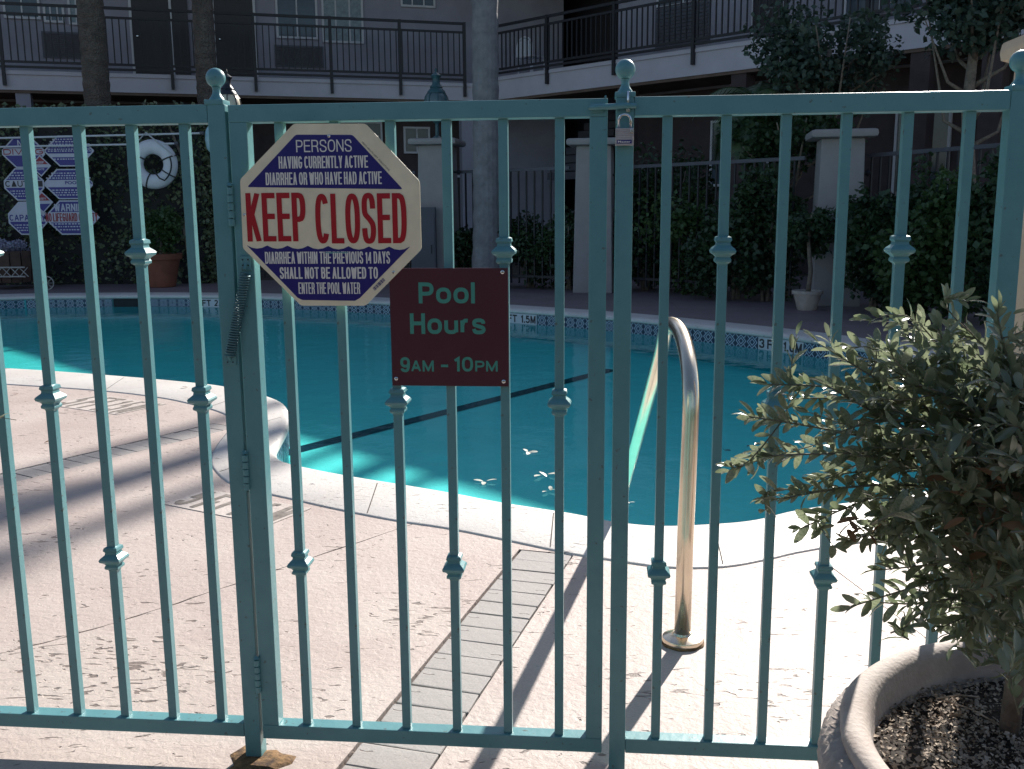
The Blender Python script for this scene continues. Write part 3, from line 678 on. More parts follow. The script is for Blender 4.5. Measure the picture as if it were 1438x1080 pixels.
# left panel with the hinge post
left = fence_thing('fence_panel', 'teal iron fence panel left of the gate, with the ball topped hinge post', 'fence', -1.2); B = -1.2
mb = MB(); mb.box(-2.05-B, hp0-B-.0004, 0.0004, DEP-.0004, ZT2, ZT1, .0022); mb.build('top_rail', M['teal'], left)
mb = MB(); mb.box(-2.05-B, hp0-B-.0004, 0.0004, DEP-.0004, ZB2, ZB1, .0022); mb.build('bottom_rail', M['teal'], left)
ks = list(range(-7, 4)); pickets(left, B, [UL+PU*k for k in ks], ['mlh'[(k) % 3] for k in ks])
p = post(left, hp0, hp1, B); finial((hp0+hp1)/2-B-.004, left)
p = post(left, -2.09, -2.05, B); finial(-2.07-B, left)
# gate
gate = fence_thing('pool_gate', 'teal iron pool gate with plain pickets and collars hung between two ball topped posts', 'gate', .0); B = 0
mb = MB(); mb.box(gs0, ls1, 0, DEP, ZT2, ZT1-.002, .0022); mb.build('top_rail', M['teal'], gate)
mb = MB(); mb.box(gs0, ls1, 0, DEP, ZB2-.002, ZB1-.002, .0022); mb.build('bottom_rail', M['teal'], gate)
for a, b_ in ((gs0, gs1), (ls0, ls1)):
    mb = MB(); mb.box(a, b_, .0005, DEP-.0005, ZB1-.0022, ZT2+.0002, .0022); mb.build('stile', M['teal'], gate)
pickets(gate, 0, [UG+PU*k-.0006*(k-2.5)*(1 if k == 5 else 0) for k in range(6)], 'lhmlhm')
for (px, py) in ((323.5, 291), (347.5, 664), (361, 950)):
    u, z = F(px, py, .004); um = (hp1+gs0)/2
    mb = MB()
    for k in range(5):
        zz = z-.04+k*.0165; mb.lathe([(.003, zz), (.0068, zz+.0008), (.0068, zz+.0148), (.003, zz+.0156)], 12, c=(um, -.004))
    mb.lathe([(.003, z+.044), (.0075, z+.045), (.0045, z+.05), (.002, z+.051)], 10, c=(um, -.004))
    mb.build('hinge', M['teal'], gate, auto=40)
# sliding latch
mb = MB(); u0, z0 = F(827, 151, .01); u1, z1 = F(893, 148, .01)
mb.tube([(u0, -.010, z0), (u0+.012, -.012, z0), (u1-.02, -.012, z0+.002), (u1, -.006, z0+.002)], [.004, .006, .006, .0055], 10)
mb.box(u0+.002, u0+.03, -.004, .0, z0-.010, z0+.010, .001); mb.build('latch_bolt', M['teal'], gate, auto=40)
mb = MB(); ua, za = F(851, 138, 0); mb.box(ua-.003, ua+.001, -.0015, .002, ZT1-.01, ZT1+.003); mb.build('cap_edge', M['teal'], gate)
# right panel
right = fence_thing('fence_panel', 'teal iron fence panel right of the gate ending at the post before the olive tree', 'fence', .3); B = .3
mb = MB(); mb.box(lp1-B+.0004, ep0-B-.0004, 0.0004, DEP-.0004, ZT2, ZT1, .0022); mb.build('top_rail', M['teal'], right)
mb = MB(); mb.box(lp1-B+.0004, ep0-B-.0004, 0.0004, DEP-.0004, ZB2, ZB1, .0022); mb.build('bottom_rail', M['teal'], right)
pickets(right, B, [UR+PU*k for k in range(6)], 'lhmlhm')
post(right, lp0, lp1, B); finial((lp0+lp1)/2-B, right)
post(right, ep0, ep1, B); finial((ep0+ep1)/2-B, right, 1.05)
mb = MB(); u, z = F(882, 137, .006)   # hasp eye, chain links at the latch post
mb.tube([(u-B, -.004, z+.012), (u-B, -.008, z+.002), (u-B, -.008, z-.016), (u-B, -.004, z-.022)], .0028, 8)
mb.box(u-B-.004, u-B+.004, -.006, 0, z-.028, z-.018, .001); mb.lathe([(.0005, 0), (.004, .0), (.004, .002), (.002, .0035)], 10)
mb.build('latch_eye', M['chrome'], right, auto=40)
mb = MB(); u, z = F(888, 149.5, .004); mb.tube([(u-B, 0, z), (u-B, -.005, z)], [.004, .003], 10); mb.build('bolt_head', M['chrome'], right)
# rusty footing of the hinge post
c = G(358, 1074); ft = MB()
ft.lathe([(.075, -.004), (.07, .002), (.05, .005), (.02, .006)], 18, wob=lambda a, z, r: r*.25*math.sin(a*3+1)+r*.12*math.sin(a*7))
o = ft.build('post_footing', M['rust'], left, auto=60); o.matrix_parent_inverse = Matrix.Identity(4)
_pl = left.matrix_basis if False else Matrix.Translation(Vector((-1.2*FDI.x, FD-1.2*FDI.y, 0))) @ Matrix.Rotation(FTH, 4, 'Z')
o.location = _pl.inverted() @ Vector((c.x, c.y+.01, 0))

# gate spring
(us, zs), (ue, ze) = F(345, 384, .012), F(323.5, 499, .012)
spr = fence_thing('gate_spring', 'long painted coil spring slanting across the hinge side of the gate', 'spring', 0)
coil = []; NC = 33
A_, E_ = Vector((us, -.012, zs)), Vector((ue, -.012, ze)); ax_ = (E_-A_).normalized(); pn_ = Vector((0, -1, 0)); qn_ = ax_.cross(pn_)
for i in range(NC*10+1):
    t = i/(NC*10); a = 2*math.pi*NC*t; coil.append(A_.lerp(E_, t)+pn_*.0105*math.cos(a)+qn_*.0105*math.sin(a))
mb = MB(); mb.tube(coil, .0018, 5); mb.build('coil', M['springm'], spr, smooth=True)
for (px, py, w, h) in ((345, 370, .024, .030), (323.5, 506, .026, .022)):
    u, z = F(px, py, .003); mb = MB(); mb.box(u-w/2, u+w/2, -.004, -.001, z-h/2, z+h/2, .0008)
    mb.tube([(u, -.003, z), (u, -.014, z+(-.012 if py < 400 else .012))], .003, 6); br = mb.build('bracket', M['teal'], spr)
    for dx in (-.006, .006):
        for dz in (-.004, .008): mm_ = MB(); mm_.tube([(u+dx, -.0035, z+dz), (u+dx, -.0055, z+dz)], .0016, 8); mm_.build('rivet', M['dark'], br)

# padlock
u0, z0 = F(864, 204.5, .014); u1, z1 = F(890, 180, .014); uc = (u0+u1)/2
lock = fence_thing('padlock', 'small laminated padlock hanging on the latch post under its ball top', 'padlock', uc)
mb = MB(); nlay = 9
for k in range(nlay):
    a = z0+(z1-z0)*k/nlay; mb.box(u0-uc, u1-uc, -.024, -.006, a, a+(z1-z0)/nlay*.86, .0008)
mb.box(u0-uc+.001, u1-uc-.001, -.023, -.007, z0+.0005, z1-.0005); mb.build('body', M['lockbody'], lock)
sw = .0118; zt = z1; pts = [(-sw, -.015, zt-.002), (-sw, -.015, zt+.016)]
for k in range(9): a = math.pi-k*math.pi/8; pts.append((sw*math.cos(a), -.015, zt+.016+sw*.95*math.sin(a)))
pts.append((sw, -.015, zt-.002)); mb = MB(); mb.tube(pts, .0031, 10); mb.build('shackle', M['chrome'], lock, smooth=True)
mb = MB(); mb.box(u0-uc+.003, u1-uc-.004, -.0247, -.0238, z0+.0035, z0+.0100, .0003); mb.build('sticker', M['signblue'], lock)
text_mesh('Master', u0-uc+.005, u1-uc-.006, z0+.0047, z0+.0088, -.0250, M['signwhite'], lock, bold=.02)
mb = MB(); mb.box(u1-uc-.008, u1-uc-.0005, -.0262, -.022, z1-.010, z1-.002, .001); mb.build('corner_cap', M['chrome'], lock)

# ------------------------------------------------------------------ signs on the gate
SO = .0045
def Zp(x, y): return F(320+x/3.723, 150+y/3.723, SO)
sc_u, sc_z = Zp(537, 565)
sg = fence_thing('octagonal_sign', 'cream octagonal KEEP CLOSED sign with navy panels screwed to the gate', 'sign', sc_u)
def Q(x, y): u, z = Zp(x, y); return (u-sc_u, z)
octp = [Q(345, 88), Q(720, 88), Q(1003, 390), Q(1012, 745), Q(720, 1040), Q(383, 1040), Q(79, 740), Q(64, 380)]
def rounded(P, r, seg=4):
    o = []; n = len(P)
    for i in range(n):
        p0, p, p1 = Vector(P[i-1]), Vector(P[i]), Vector(P[(i+1) % n])
        a = p+(p0-p).normalized()*r; b_ = p+(p1-p).normalized()*r
        for k in range(seg+1):
            t = k/seg; o.append(tuple((1-t)**2*a+2*t*(1-t)*p+t*t*b_))
    return o
mb = MB(); mb.prism_xz(rounded(octp, .006), -.0048, -.0025); mb.build('sign_board', M['signcream'], sg)
def flatpoly(P, y, mt, name, par): mb = MB(); mb.add([(x, y, z) for x, z in P], [tuple(range(len(P)))]); return mb.build(name, mt, par)
flatpoly(rounded([Q(355, 146), Q(652, 147), Q(915, 431), Q(101, 420)], .005), -.0052, M['signblue'], 'printed_panel', sg)
wav = []
for k in range(33):
    t = k/32; x = 100+850*t; y = 724+8*t; ph = (t*8) % 1
    wav.append(Q(x, y+17*(1-abs(2*ph-1)**2)))
low = [Q(950, 734), Q(690, 1000), Q(665, 1014), Q(390, 1010), Q(365, 998)]
mb = MB(); tp = wav; pts = [(x, -.0052, z) for x, z in tp]+[(x, -.0052, z) for x, z in low]
pts = ccw([(p[0], p[2]) for p in pts])
cdt = delaunay_2d_cdt([Vector(p) for p in pts], [], [list(range(len(pts)))], 1, 1e-7)
mb.add([(v.x, -.0052, v.y) for v in cdt[0]], cdt[2]); mb.build('printed_panel', M['signblue'], sg)
def stext(body, x0, x1, y0, y1, mt, t=.17, off=-.0056):
    a, b_ = Q(x0, (y0+y1)/2), Q(x1, (y0+y1)/2); c1, c2 = Q((x0+x1)/2, y1), Q((x0+x1)/2, y0)
    return block_text(body, a[0], b_[0], c1[1], c2[1], off, mt, sg, t=t)
stext('PERSONS', 357, 648, 172, 236, M['signwhite'], .105)
stext('HAVING CURRENTLY ACTIVE', 266, 733, 257, 321, M['signwhite'], .165)
stext('DIARRHEA OR WHO HAVE HAD ACTIVE', 198, 805, 341, 407, M['signwhite'], .165)
stext('KEEP', 98, 408, 450, 704, M['signred'], .20)
stext('CLOSED', 458, 935, 453, 714, M['signred'], .20)
stext('DIARRHEA WITHIN THE PREVIOUS 14 DAYS', 195, 848, 757, 820, M['signwhite'], .165)
stext('SHALL NOT BE ALLOWED TO', 272, 785, 838, 899, M['signwhite'], .165)
stext('ENTER THE POOL WATER', 370, 692, 918, 978, M['signwhite'], .165)
a, b_ = Q(702, 184), Q(845, 334); c_ = ((a[0]+b_[0])/2, (a[1]+b_[1])/2); ln_ = math.hypot(a[0]-b_[0], a[1]-b_[1])
text_mesh('MEETS HEALTH DEPT. REGULATIONS', c_[0]-ln_/2, c_[0]+ln_/2, c_[1]-.0016, c_[1]+.0016, -.0052, M['blackink'], sg, rot=math.atan2(b_[1]-a[1], b_[0]-a[0]))
a, b_ = Q(757, 948), Q(812, 893); mb = MB()
for k in range(14):
    t = k/14; w = (.3+.5*rnd.random())/14; p0 = Vector(a).lerp(Vector(b_), t); p1 = Vector(a).lerp(Vector(b_), t+w); nn = Vector((p1.y-p0.y, -(p1.x-p0.x))).normalized()*(.0075)
    mb.add([(p0.x, -.0052, p0.y), (p1.x, -.0052, p1.y), (p1.x+nn.x, -.0052, p1.y+nn.y), (p0.x+nn.x, -.0052, p0.y+nn.y)], [(0, 1, 2, 3)])
mb.build('barcode', M['signblue'], sg)
def screw(x, z, y, par, r=.0035):
    mb = MB(); mb.v = []; n = 14
    prof_ = [(r, 0), (r, -.0012), (r*.7, -.0024), (r*.45, -.0026), (r*.42, -.0012), (.0003, -.0012)]
    for rr, yy in prof_:
        for k in range(n): an = 2*math.pi*k/n; mb.v.append((x+rr*math.cos(an), y+yy, z+rr*math.sin(an)))
    mb.f = [(i*n+k, i*n+(k+1) % n, (i+1)*n+(k+1) % n, (i+1)*n+k) for i in range(len(prof_)-1) for k in range(n)]
    mb.build('screw', M['chrome'], par, auto=35)
for (x, y) in ((528, 153), (87, 566), (866, 866)): q = Q(x, y); screw(q[0], q[1], -.0048, sg)

hu, hz = F(631, 459, 0)
hs_ = fence_thing('pool_hours_sign', 'maroon Pool Hours plate with mint green lettering below the octagonal sign', 'sign', hu)
def H(x, y): u, z = F(x, y, 0); return (u-hu, z)
c0, c1, c2, c3 = H(546, 377), H(713.5, 376), H(714, 542), H(551.5, 542)
x0, x1 = (c0[0]+c3[0])/2, (c1[0]+c2[0])/2; z0, z1 = (c2[1]+c3[1])/2, (c0[1]+c1[1])/2
mb = MB(); mb.box(x0, x1, -.0018, .0010, z0, z1, .0006); mb.build('sign_plate', M['maroon'], hs_)
def htext(body, a, b_, y0, y1, bold=.185):
    p, q = H(a, (y0+y1)/2), H(b_, (y0+y1)/2); r0, r1 = H((a+b_)/2, y1), H((a+b_)/2, y0)
    block_text(body, p[0], q[0], r0[1], r1[1], -.0022, M['mint'], hs_, t=bold)
htext('Pool', 588, 667, 396.5, 426); htext('Hours', 576, 682, 440, 469)
htext('9', 562.5, 576, 501.5, 522.5); htext('AM', 577.5, 609.5, 506, 521.5); htext('-', 619.5, 629.5, 502, 522); htext('10', 637, 664.5, 501, 521.5); htext('PM', 667.5, 699, 506.5, 521.5)
for (x, y) in ((705.7, 382), (556.7, 531.5), (707.5, 535.5)): q = H(x, y); screw(q[0], q[1], -.0018, hs_, .0042)

# ------------------------------------------------------------------ pool hand rail
hb = G(958, 902)
rail = thing('pool_handrail', 'bent stainless steel pool handrail standing on the deck and dipping into the water', 'handrail', (hb.x, hb.y, 0))
top = D(940, 452, 3.20); low_ = D(872, 700, 4.45)
pth = [Vector((0, 0, .0)), Vector((.002, 0, .35)), Vector((.008, 0, .68))]
P1 = Vector((.010, .0, .74)); P2 = Vector((top.x-hb.x+.012, .17, .955)); 
def bez(a, b_, c, d, n):
    return [a*(1-t)**3+b_*3*t*(1-t)**2+c*3*t*t*(1-t)+d*t**3 for t in [k/n for k in range(1, n+1)]]
tp = Vector(top)-Vector((hb.x, hb.y, 0)); lw = Vector(low_)-Vector((hb.x, hb.y, 0))
dn = (lw-tp).normalized()
q1 = tp+dn*.10 + Vector((0, 0, -.0))
pth += bez(pth[-1], pth[-1]+Vector((.004, 0, .14)), tp+Vector((.02, -.20, .015)), tp, 14)[0:] if False else bez(pth[-1], pth[-1]+Vector((.003, 0, .17)), tp-Vector((-.02, .16, -.02)), tp+Vector((0, .03, -.012)), 14)
pth += [tp+Vector((0, .03, -.012)).lerp(dn*.1, .5)+Vector((0, .02, 0)), q1+dn*.1, tp+dn*.6, lw, lw+dn*.12]
mb = MB(); mb.tube(pth, .0245, 20); mb.build('rail', M['steel'], rail, smooth=True)
mb = MB(); mb.lathe([(.060, .004), (.0615, .010), (.059, .018), (.040, .026), (.030, .028), (.0265, .034), (.0255, .034)], 32)
mb.build('escutcheon', M['steel'], rail, auto=40)
mb = MB(); mb.lathe([(.064, .0002), (.066, .003), (.061, .006)], 32, wob=lambda a, z, r: .0015*math.sin(a*9)); mb.build('caulk_ring', M['rust'], rail)

# ------------------------------------------------------------------ foliage helpers
def leaf_geo(kind='lance'):
    if kind == 'lance':       # olive leaf, 10 verts folded on the midrib
        ys = [0, .12, .4, .7, .92, 1.0]; ws = [.02, .10, .165, .155, .075, .0]; V = []; 
        for y, w in zip(ys, ws):
            z = .10*math.sin(y*2.6)
            V += [(-w, y, z+.25*w), (0, y, z), (w, y, z+.25*w)]
        Fq = []
        for i in range(5): a = i*3; Fq += [(a, a+1, a+4, a+3), (a+1, a+2, a+5, a+4)]
        return np.array(V), np.array(Fq)
    V = [(0, 0, 0), (-.36, .42, .10), (0, .45, 0), (.36, .42, .10), (-.18, .8, .06), (0, 1, 0), (.18, .8, .06)]
    Fq = [(0, 2, 1, 1), (0, 3, 2, 2)]
    return np.array([(0, 0, 0), (-.38, .45, .1), (0, 1, -.04), (.38, .45, .1), (0, .5, 0)]), np.array([(0, 4, 2, 1), (0, 3, 2, 4)])
def rand_rot(n, updir=None, bias=0.0):
    """random frames: rows = leaf x, y(length), z(normal)"""
    N = rng.normal(size=(n, 3)); N[:, 2] = np.abs(N[:, 2])*(1) + bias
    if updir is not None: N += updir
    N /= np.linalg.norm(N, axis=1)[:, None]
    T = rng.normal(size=(n, 3)); T[:, 2] -= .4; T -= N*(N*T).sum(1)[:, None]; T /= np.linalg.norm(T, axis=1)[:, None]
    X = np.cross(T, N); return X, T, N
def scatter(P, size, mt, name, kind='oval', updir=None, bias=0.2, frames=None):
    LV, LF = leaf_geo(kind); n = len(P); X, T, N = frames if frames is not None else rand_rot(n, updir, bias)
    s = np.asarray(size)*np.ones(n)
    V = P[:, None, :] + s[:, None, None]*(LV[None, :, 0:1]*X[:, None, :]+LV[None, :, 1:2]*T[:, None, :]+LV[None, :, 2:3]*N[:, None, :])
    Fc = LF[None]+np.arange(n)[:, None, None]*len(LV)
    return npmesh(name, V.reshape(-1, 3), Fc.reshape(-1, 4), mt, 4)
def crown_points(n, c, r, clumps=14, fill=.55):
    """points gathered in clumps over an uneven ellipsoid"""
    cc = rng.normal(size=(clumps, 3)); cc /= np.linalg.norm(cc, axis=1)[:, None]; cc *= (rng.uniform(.25, 1, (clumps, 1)))**.5*.72
    k = rng.integers(0, clumps, n); q = rng.normal(size=(n, 3)); q /= np.linalg.norm(q, axis=1)[:, None]
    rad = rng.uniform(.22, .46, clumps)[k]*(rng.uniform(0, 1, n)**.33)
    return np.array(c)+(cc[k]+q*rad[:, None])*np.array(r)
def shrub(px, pyb, pyt, wpx, Y, label, mt='shrub', leaf=.07, n=2200, group='shrubs behind the pool', name='shrub', cat='shrub', stems=5, z0=None):
    b0 = D(px, pyb, Y); t0 = D(px, pyt, Y); zb = 0.0; zt_ = t0.z; w = wpx/FPX*Y/2
    t = thing(name, label, cat, (b0.x, Y, 0), 0, group); zl = zb if z0 is None else z0
    P = crown_points(n, (0, 0, (zt_+zl)/2), (w*1.15, min(w, 1.0)*.9, (zt_-zl)/2*1.12), 18); P = P[P[:, 2] > .03]
    f = link('foliage', scatter(P, leaf*rng.uniform(.7, 1.25, len(P)), M[mt], 'foliage'), t); f['kind'] = 'stuff'
    mb = MB()
    for k in range(stems):
        a = rnd.uniform(0, 6.28); r = w*rnd.uniform(.2, .6)
        mb.tube([(rnd.uniform(-.05, .05), rnd.uniform(-.05, .05), 0), (r*.4*math.cos(a), r*.4*math.sin(a), zt_*.4), (r*math.cos(a), r*math.sin(a), zt_*.8)], [.03, .02, .008], 6)
    mb.build('stem', M['bark'], t, smooth=True); return t

# ------------------------------------------------------------------ buildings
def wing(name, label, pxa, pxb, zf=4.0):
    a, b_ = G(*pxa, zf), G(*pxb, zf); d = (b_-a); d.z = 0; d.normalize(); rz = math.atan2(d.y, d.x)
    t = thing(name, label, 'building', (a.x, a.y, 0), rz, None)
    return t, a, d
def wpx(px, py, a, d, yl):
    """pixel -> (local x, z) on the plane parallel to the wing face, yl behind it"""
    n = Vector((-d.y, d.x, 0)); r = ray(px, py); o = Vector((a.x, a.y, 0))+n*yl
    t = (o-Vector((0, 0, EYE))).dot(n)/r.dot(n); p = Vector((0, 0, EYE))+r*t
    return (p-Vector((a.x, a.y, 0))).dot(d), p.z
BAL = 1.35
def window(t, a, d, px0, py0, px1, py1, yl=BAL, glass='glass', bars=1, zfix=None):
    x0, zt_ = wpx(px0, py0, a, d, yl); x1, zb_ = wpx(px1, py1, a, d, yl)
    if zfix: zb_, zt_ = zfix
    w = MB(); f = .05
    w.box(x0, x1, yl-.06, yl-.002, zb_, zb_+f); w.box(x0, x1, yl-.06, yl-.002, zt_-f, zt_)
    w.box(x0, x0+f, yl-.058, yl-.003, zb_+f, zt_-f); w.box(x1-f, x1, yl-.058, yl-.003, zb_+f, zt_-f)
    for k in range(1, bars+1): xm = x0+(x1-x0)*k/(bars+1); w.box(xm-f/3, xm+f/3, yl-.05, yl-.004, zb_+f, zt_-f)
    o = w.build('window', M['frame'], t)
    MB().box(x0+f, x1-f, yl-.030, yl-.026, zb_+f, zt_-f).build('pane', M[glass], o)
    return o
def railing(t, a, d, x0, x1, posts, zt_, z2, zb_, zb2, sill, step=.14):
    rl = MB(); y = -.05
    rl.box(x0, x1, y-.025, y+.025, zt_-.03, zt_+.03); rl.box(x0, x1, y-.02, y+.02, z2-.025, z2+.025)
    rl.box(x0, x1, y-.02, y+.02, zb_-.025, zb_+.025); rl.box(x0, x1, y-.02, y+.02, zb2-.025, zb2+.025)
    o = rl.build('balcony_railing', M['iron'], t)
    pm = MB().box(-.035, .035, y-.035, y+.035, sill-.33, zt_+.035).mesh('railing_post', M['iron'])
    for p in posts: link('railing_post', pm, o, (p, 0, 0))
    bmsh = MB().box(-.013, .013, y-.013, y+.013, zb_, z2).mesh('baluster', M['iron'])
    n = int((x1-x0)/step)
    for k in range(1, n):
        xx = x0+(x1-x0)*k/n
        if min(abs(xx-p) for p in posts) > .05: link('baluster', bmsh, o, (xx, 0, 0))
    return o
# left wing
A, aa, ad_ = wing('motel_building', 'two storey pale motel wing with black balcony railing across the back left', (0, 127), (640, 142))
xe, _ = wpx(653, 100, aa, ad_, 0); XS = -7.0
_, ftop = wpx(300, 105, aa, ad_, 0)
_, rtop = wpx(562, 29.5, aa, ad_, -.05); _, r2 = wpx(562, 42, aa, ad_, -.05); _, rb = wpx(562, 103, aa, ad_, -.05); _, rb2 = wpx(562, 109.5, aa, ad_, -.05)
_, sill = wpx(562, 114, aa, ad_, 0); FT = sill
RH = 8.0
MB().box(XS, xe+.8, 0, BAL+.0, 4.02, FT).build('balcony_slab', M['fascia'], A)
MB().box(XS, xe+.8, -.03, -.001, FT-.09, FT-.02).build('drip_edge', M['fascia'], A)
MB().box(XS, xe+.8, .02, BAL-.02, 3.96, 4.018).build('soffit', M['soffit'], A)
MB().box(XS, xe+3.0, BAL, BAL+6, -.02, RH).build('wall', M['stucco'], A)
MB().box(XS-.4, xe+.6, -.3, BAL-.005, RH-.55, RH-.1).build('roof_eave', M['fascia'], A)
pst = [wpx(p, 90, aa, ad_, -.05)[0] for p in (-105, 4, 124, 241, 358, 465, 562)] + [xe-.02]
railing(A, aa, ad_, pst[0], xe, pst, rtop, r2, rb, rb2, FT)
def dark_door(t, a, d, px0, px1, z0, h=2.1, yl=BAL):
    x0, _ = wpx(px0, 60, a, d, yl); x1, _ = wpx(px1, 60, a, d, yl)
    o = MB().box(x0, x1, yl-.05, yl-.004, z0, z0+h).build('door', M['doorm'], t)
    fr_ = MB(); fr_.box(x0-.06, x0-.001, yl-.07, yl-.003, z0, z0+h+.06); fr_.box(x1+.001, x1+.06, yl-.07, yl-.003, z0, z0+h+.06); fr_.box(x0, x1, yl-.07, yl-.003, z0+h, z0+h+.06); fr_.build('door_frame', M['frame'], o)
    MB().lathe([(.001, 0), (.03, .01), (.03, .03), (.001, .05)], 8).xform(Matrix.Translation((x0+.1, yl-.10, z0+1.0))).build('handle', M['chrome'], o)
dark_door(A, aa, ad_, 188, 240, FT, 2.3); MB().box(wpx(240, 60, aa, ad_, BAL)[0]+.07, wpx(266, 60, aa, ad_, BAL)[0], BAL-.05, BAL-.004, FT, FT+2.3).build('side_panel', M['doorm'], A)
dark_door(A, aa, ad_, 303, 357, FT, 2.3)
def grille(t, a, d, px0, py0, px1, py1, yl=BAL):
    x0, zt_ = wpx(px0, py0, a, d, yl); x1, zb_ = wpx(px1, py1, a, d, yl); zb_ = max(zb_, FT+.12)
    mb = MB(); mb.box(x0, x1, yl-.04, yl-.003, zb_, zt_); o = mb.build('air_conditioner', M['grille'], t)
    mb = MB(); n = 12
    for k in range(n): z = zb_+.04+(zt_-zb_-.06)*k/n; mb.box(x0+.04, x1-.04, yl-.062, yl-.042, z, z+(zt_-zb_)/n*.5)
    mb.build('louvre', M['cabinet'], o)
grille(A, aa, ad_, 58, 44, 120, 83); grille(A, aa, ad_, 385, 63, 455, 96)
window(A, aa, ad_, 0, -40, 58, 28); window(A, aa, ad_, 60, 5, 92, 33, bars=2); window(A, aa, ad_, 93, -20, 120, 36, glass='curtain')
window(A, aa, ad_, 384, -45, 447, 56); window(A, aa, ad_, 449, -45, 511, 62, glass='curtain', bars=2)
window(A, aa, ad_, 561, -40, 611, 12, bars=2)
# ground floor of the left wing
window(A, aa, ad_, 566, 178, 604, 216, bars=1, yl=BAL-.06); MB().box(XS, xe+.89, BAL-.05, BAL-.001, 0, 3.9).build('ground_floor_shade_sheet', M['shade_brown'], A)  # dark sheet over the wall stands in for the balcony's shade
window(A, aa, ad_, 470, 170, 540, 300, bars=1, yl=BAL-.06)
dark_door(A, aa, ad_, 352, 372, 0, 2.3, BAL-.06); dark_door(A, aa, ad_, 618, 650, 0, 2.2, BAL-.06)
for p in (40, 330, 655):
    x, _ = wpx(p, 200, aa, ad_, .2); MB().box(x-.15, x+.15, .05, .35, 0, 3.959).build('support_column', M['stucco'], A)
# right wing
Bw, ba, bd = wing('motel_building', 'two storey pale motel wing with railing running forward on the right', (700, 141), (1000, 104.5))
_, f2 = wpx(980, 72, ba, bd, 0)
bx1 = wpx(1800, 60, ba, bd, 0)[0]; bx1 = min(bx1, 24.0)
FT = 4.0+ .56
_, rtopB = wpx(860, 0, ba, bd, -.05)
MB().box(-.6, bx1, 0, BAL, 4.02, FT).build('balcony_slab', M['fascia'], Bw)
MB().box(-.6, bx1, -.03, -.001, FT-.09, FT-.02).build('drip_edge', M['fascia'], Bw)
MB().box(-.6, bx1, .02, BAL-.02, 3.96, 4.018).build('soffit', M['soffit'], Bw)
xs = wpx(868, 60, ba, bd, BAL)[0]
MB().box(xs, bx1, BAL, BAL+6, -.02, RH).build('wall', M['stucco'], Bw)
MB().box(-1.6, xs-.001, BAL+2.2, BAL+6, -.02, RH).build('stair_wall', M['doorm'], Bw)
MB().box(-1.2, bx1+.4, -.3, BAL-.005, RH-.55, RH-.1).build('roof_eave', M['fascia'], Bw)
MB().box(-1.2, xs-.001, BAL, BAL+2.195, RH-.5, RH-.12).build('stair_roof', M['roofm'], Bw)
for k in range(9):
    MB().box(.3+.0*k, 1.5, BAL+.1+.24*k, BAL+.36+.24*k, 2.1+.22*k, 2.28+.22*k).build('stair_step', M['cabinet'], Bw)
pB = [wpx(p, 80, ba, bd, -.05)[0] for p in (768, 862, 973, 1101, 1215, 1330, 1440, 1560)]
railing(Bw, ba, bd, -.1, pB[-1], pB, FT+1.17, FT+1.0, FT+.16, FT+.07, FT)
grille(Bw, ba, bd, 922, 8, 997, 60)
window(Bw, ba, bd, 925, -60, 1000, 0); 
dark_door(Bw, ba, bd, 1060, 1100, FT, 2.2); window(Bw, ba, bd, 1190, -60, 1290, 10)
MB().box(xs, bx1, BAL-.05, BAL-.001, 0, 3.9).build('ground_floor_shade_sheet', M['shade_brown'], Bw)  # same painted shade sheet under the right balcony
dark_door(Bw, ba, bd, 905, 945, 0, 2.2, BAL-.06); window(Bw, ba, bd, 1000, 170, 1080, 260, yl=BAL-.06); window(Bw, ba, bd, 1260, 150, 1330, 280, yl=BAL-.06)
for p in (880, 1040, 1290, 1390):
    x, _ = wpx(p, 200, ba, bd, .2); MB().box(x-.17, x+.17, .05, .39, 0, 3.959).build('support_column', M['shade_brown'], Bw)

# white garden chair on the balcony
cp = wpx(747, 80, ba, bd, .45); cpos = Vector((ba.x, ba.y, 0))+bd*cp[0]+Vector((-bd.y, bd.x, 0))*.45
ch = thing('plastic_chair', 'white plastic chair with slotted round back on the upper balcony', 'chair', (cpos.x, cpos.y, 4.56), math.atan2(bd.y, bd.x))
mb = MB(); W_ = .25
for k in range(7):
    x = -W_+.035+k*(2*W_-.07)/6; hgt = .82-.16*(abs(x)/W_)**2.2
    mb.box(x-.027, x+.027, -.27, -.245, .42, hgt)
arc = [(-W_, -.26, .42)]+[(W_*math.cos(math.pi-math.pi*k/10), -.26, .62+.24*math.sin(math.pi*k/10)) for k in range(11)]+[(W_, -.26, .42)]
mb.tube(arc, .022, 6); mb.build('backrest', M['plastic'], ch)
MB().box(-W_, W_, -.25, .22, .40, .43, .01).build('seat', M['plastic'], ch)
for sx_ in (-1, 1):
    for sy_ in (-.23, .2): mb = MB(); mb.tube([(sx_*W_*.95, sy_, 0), (sx_*W_*.85, sy_, .40)], .022, 6); mb.build('leg', M['plastic'], ch)

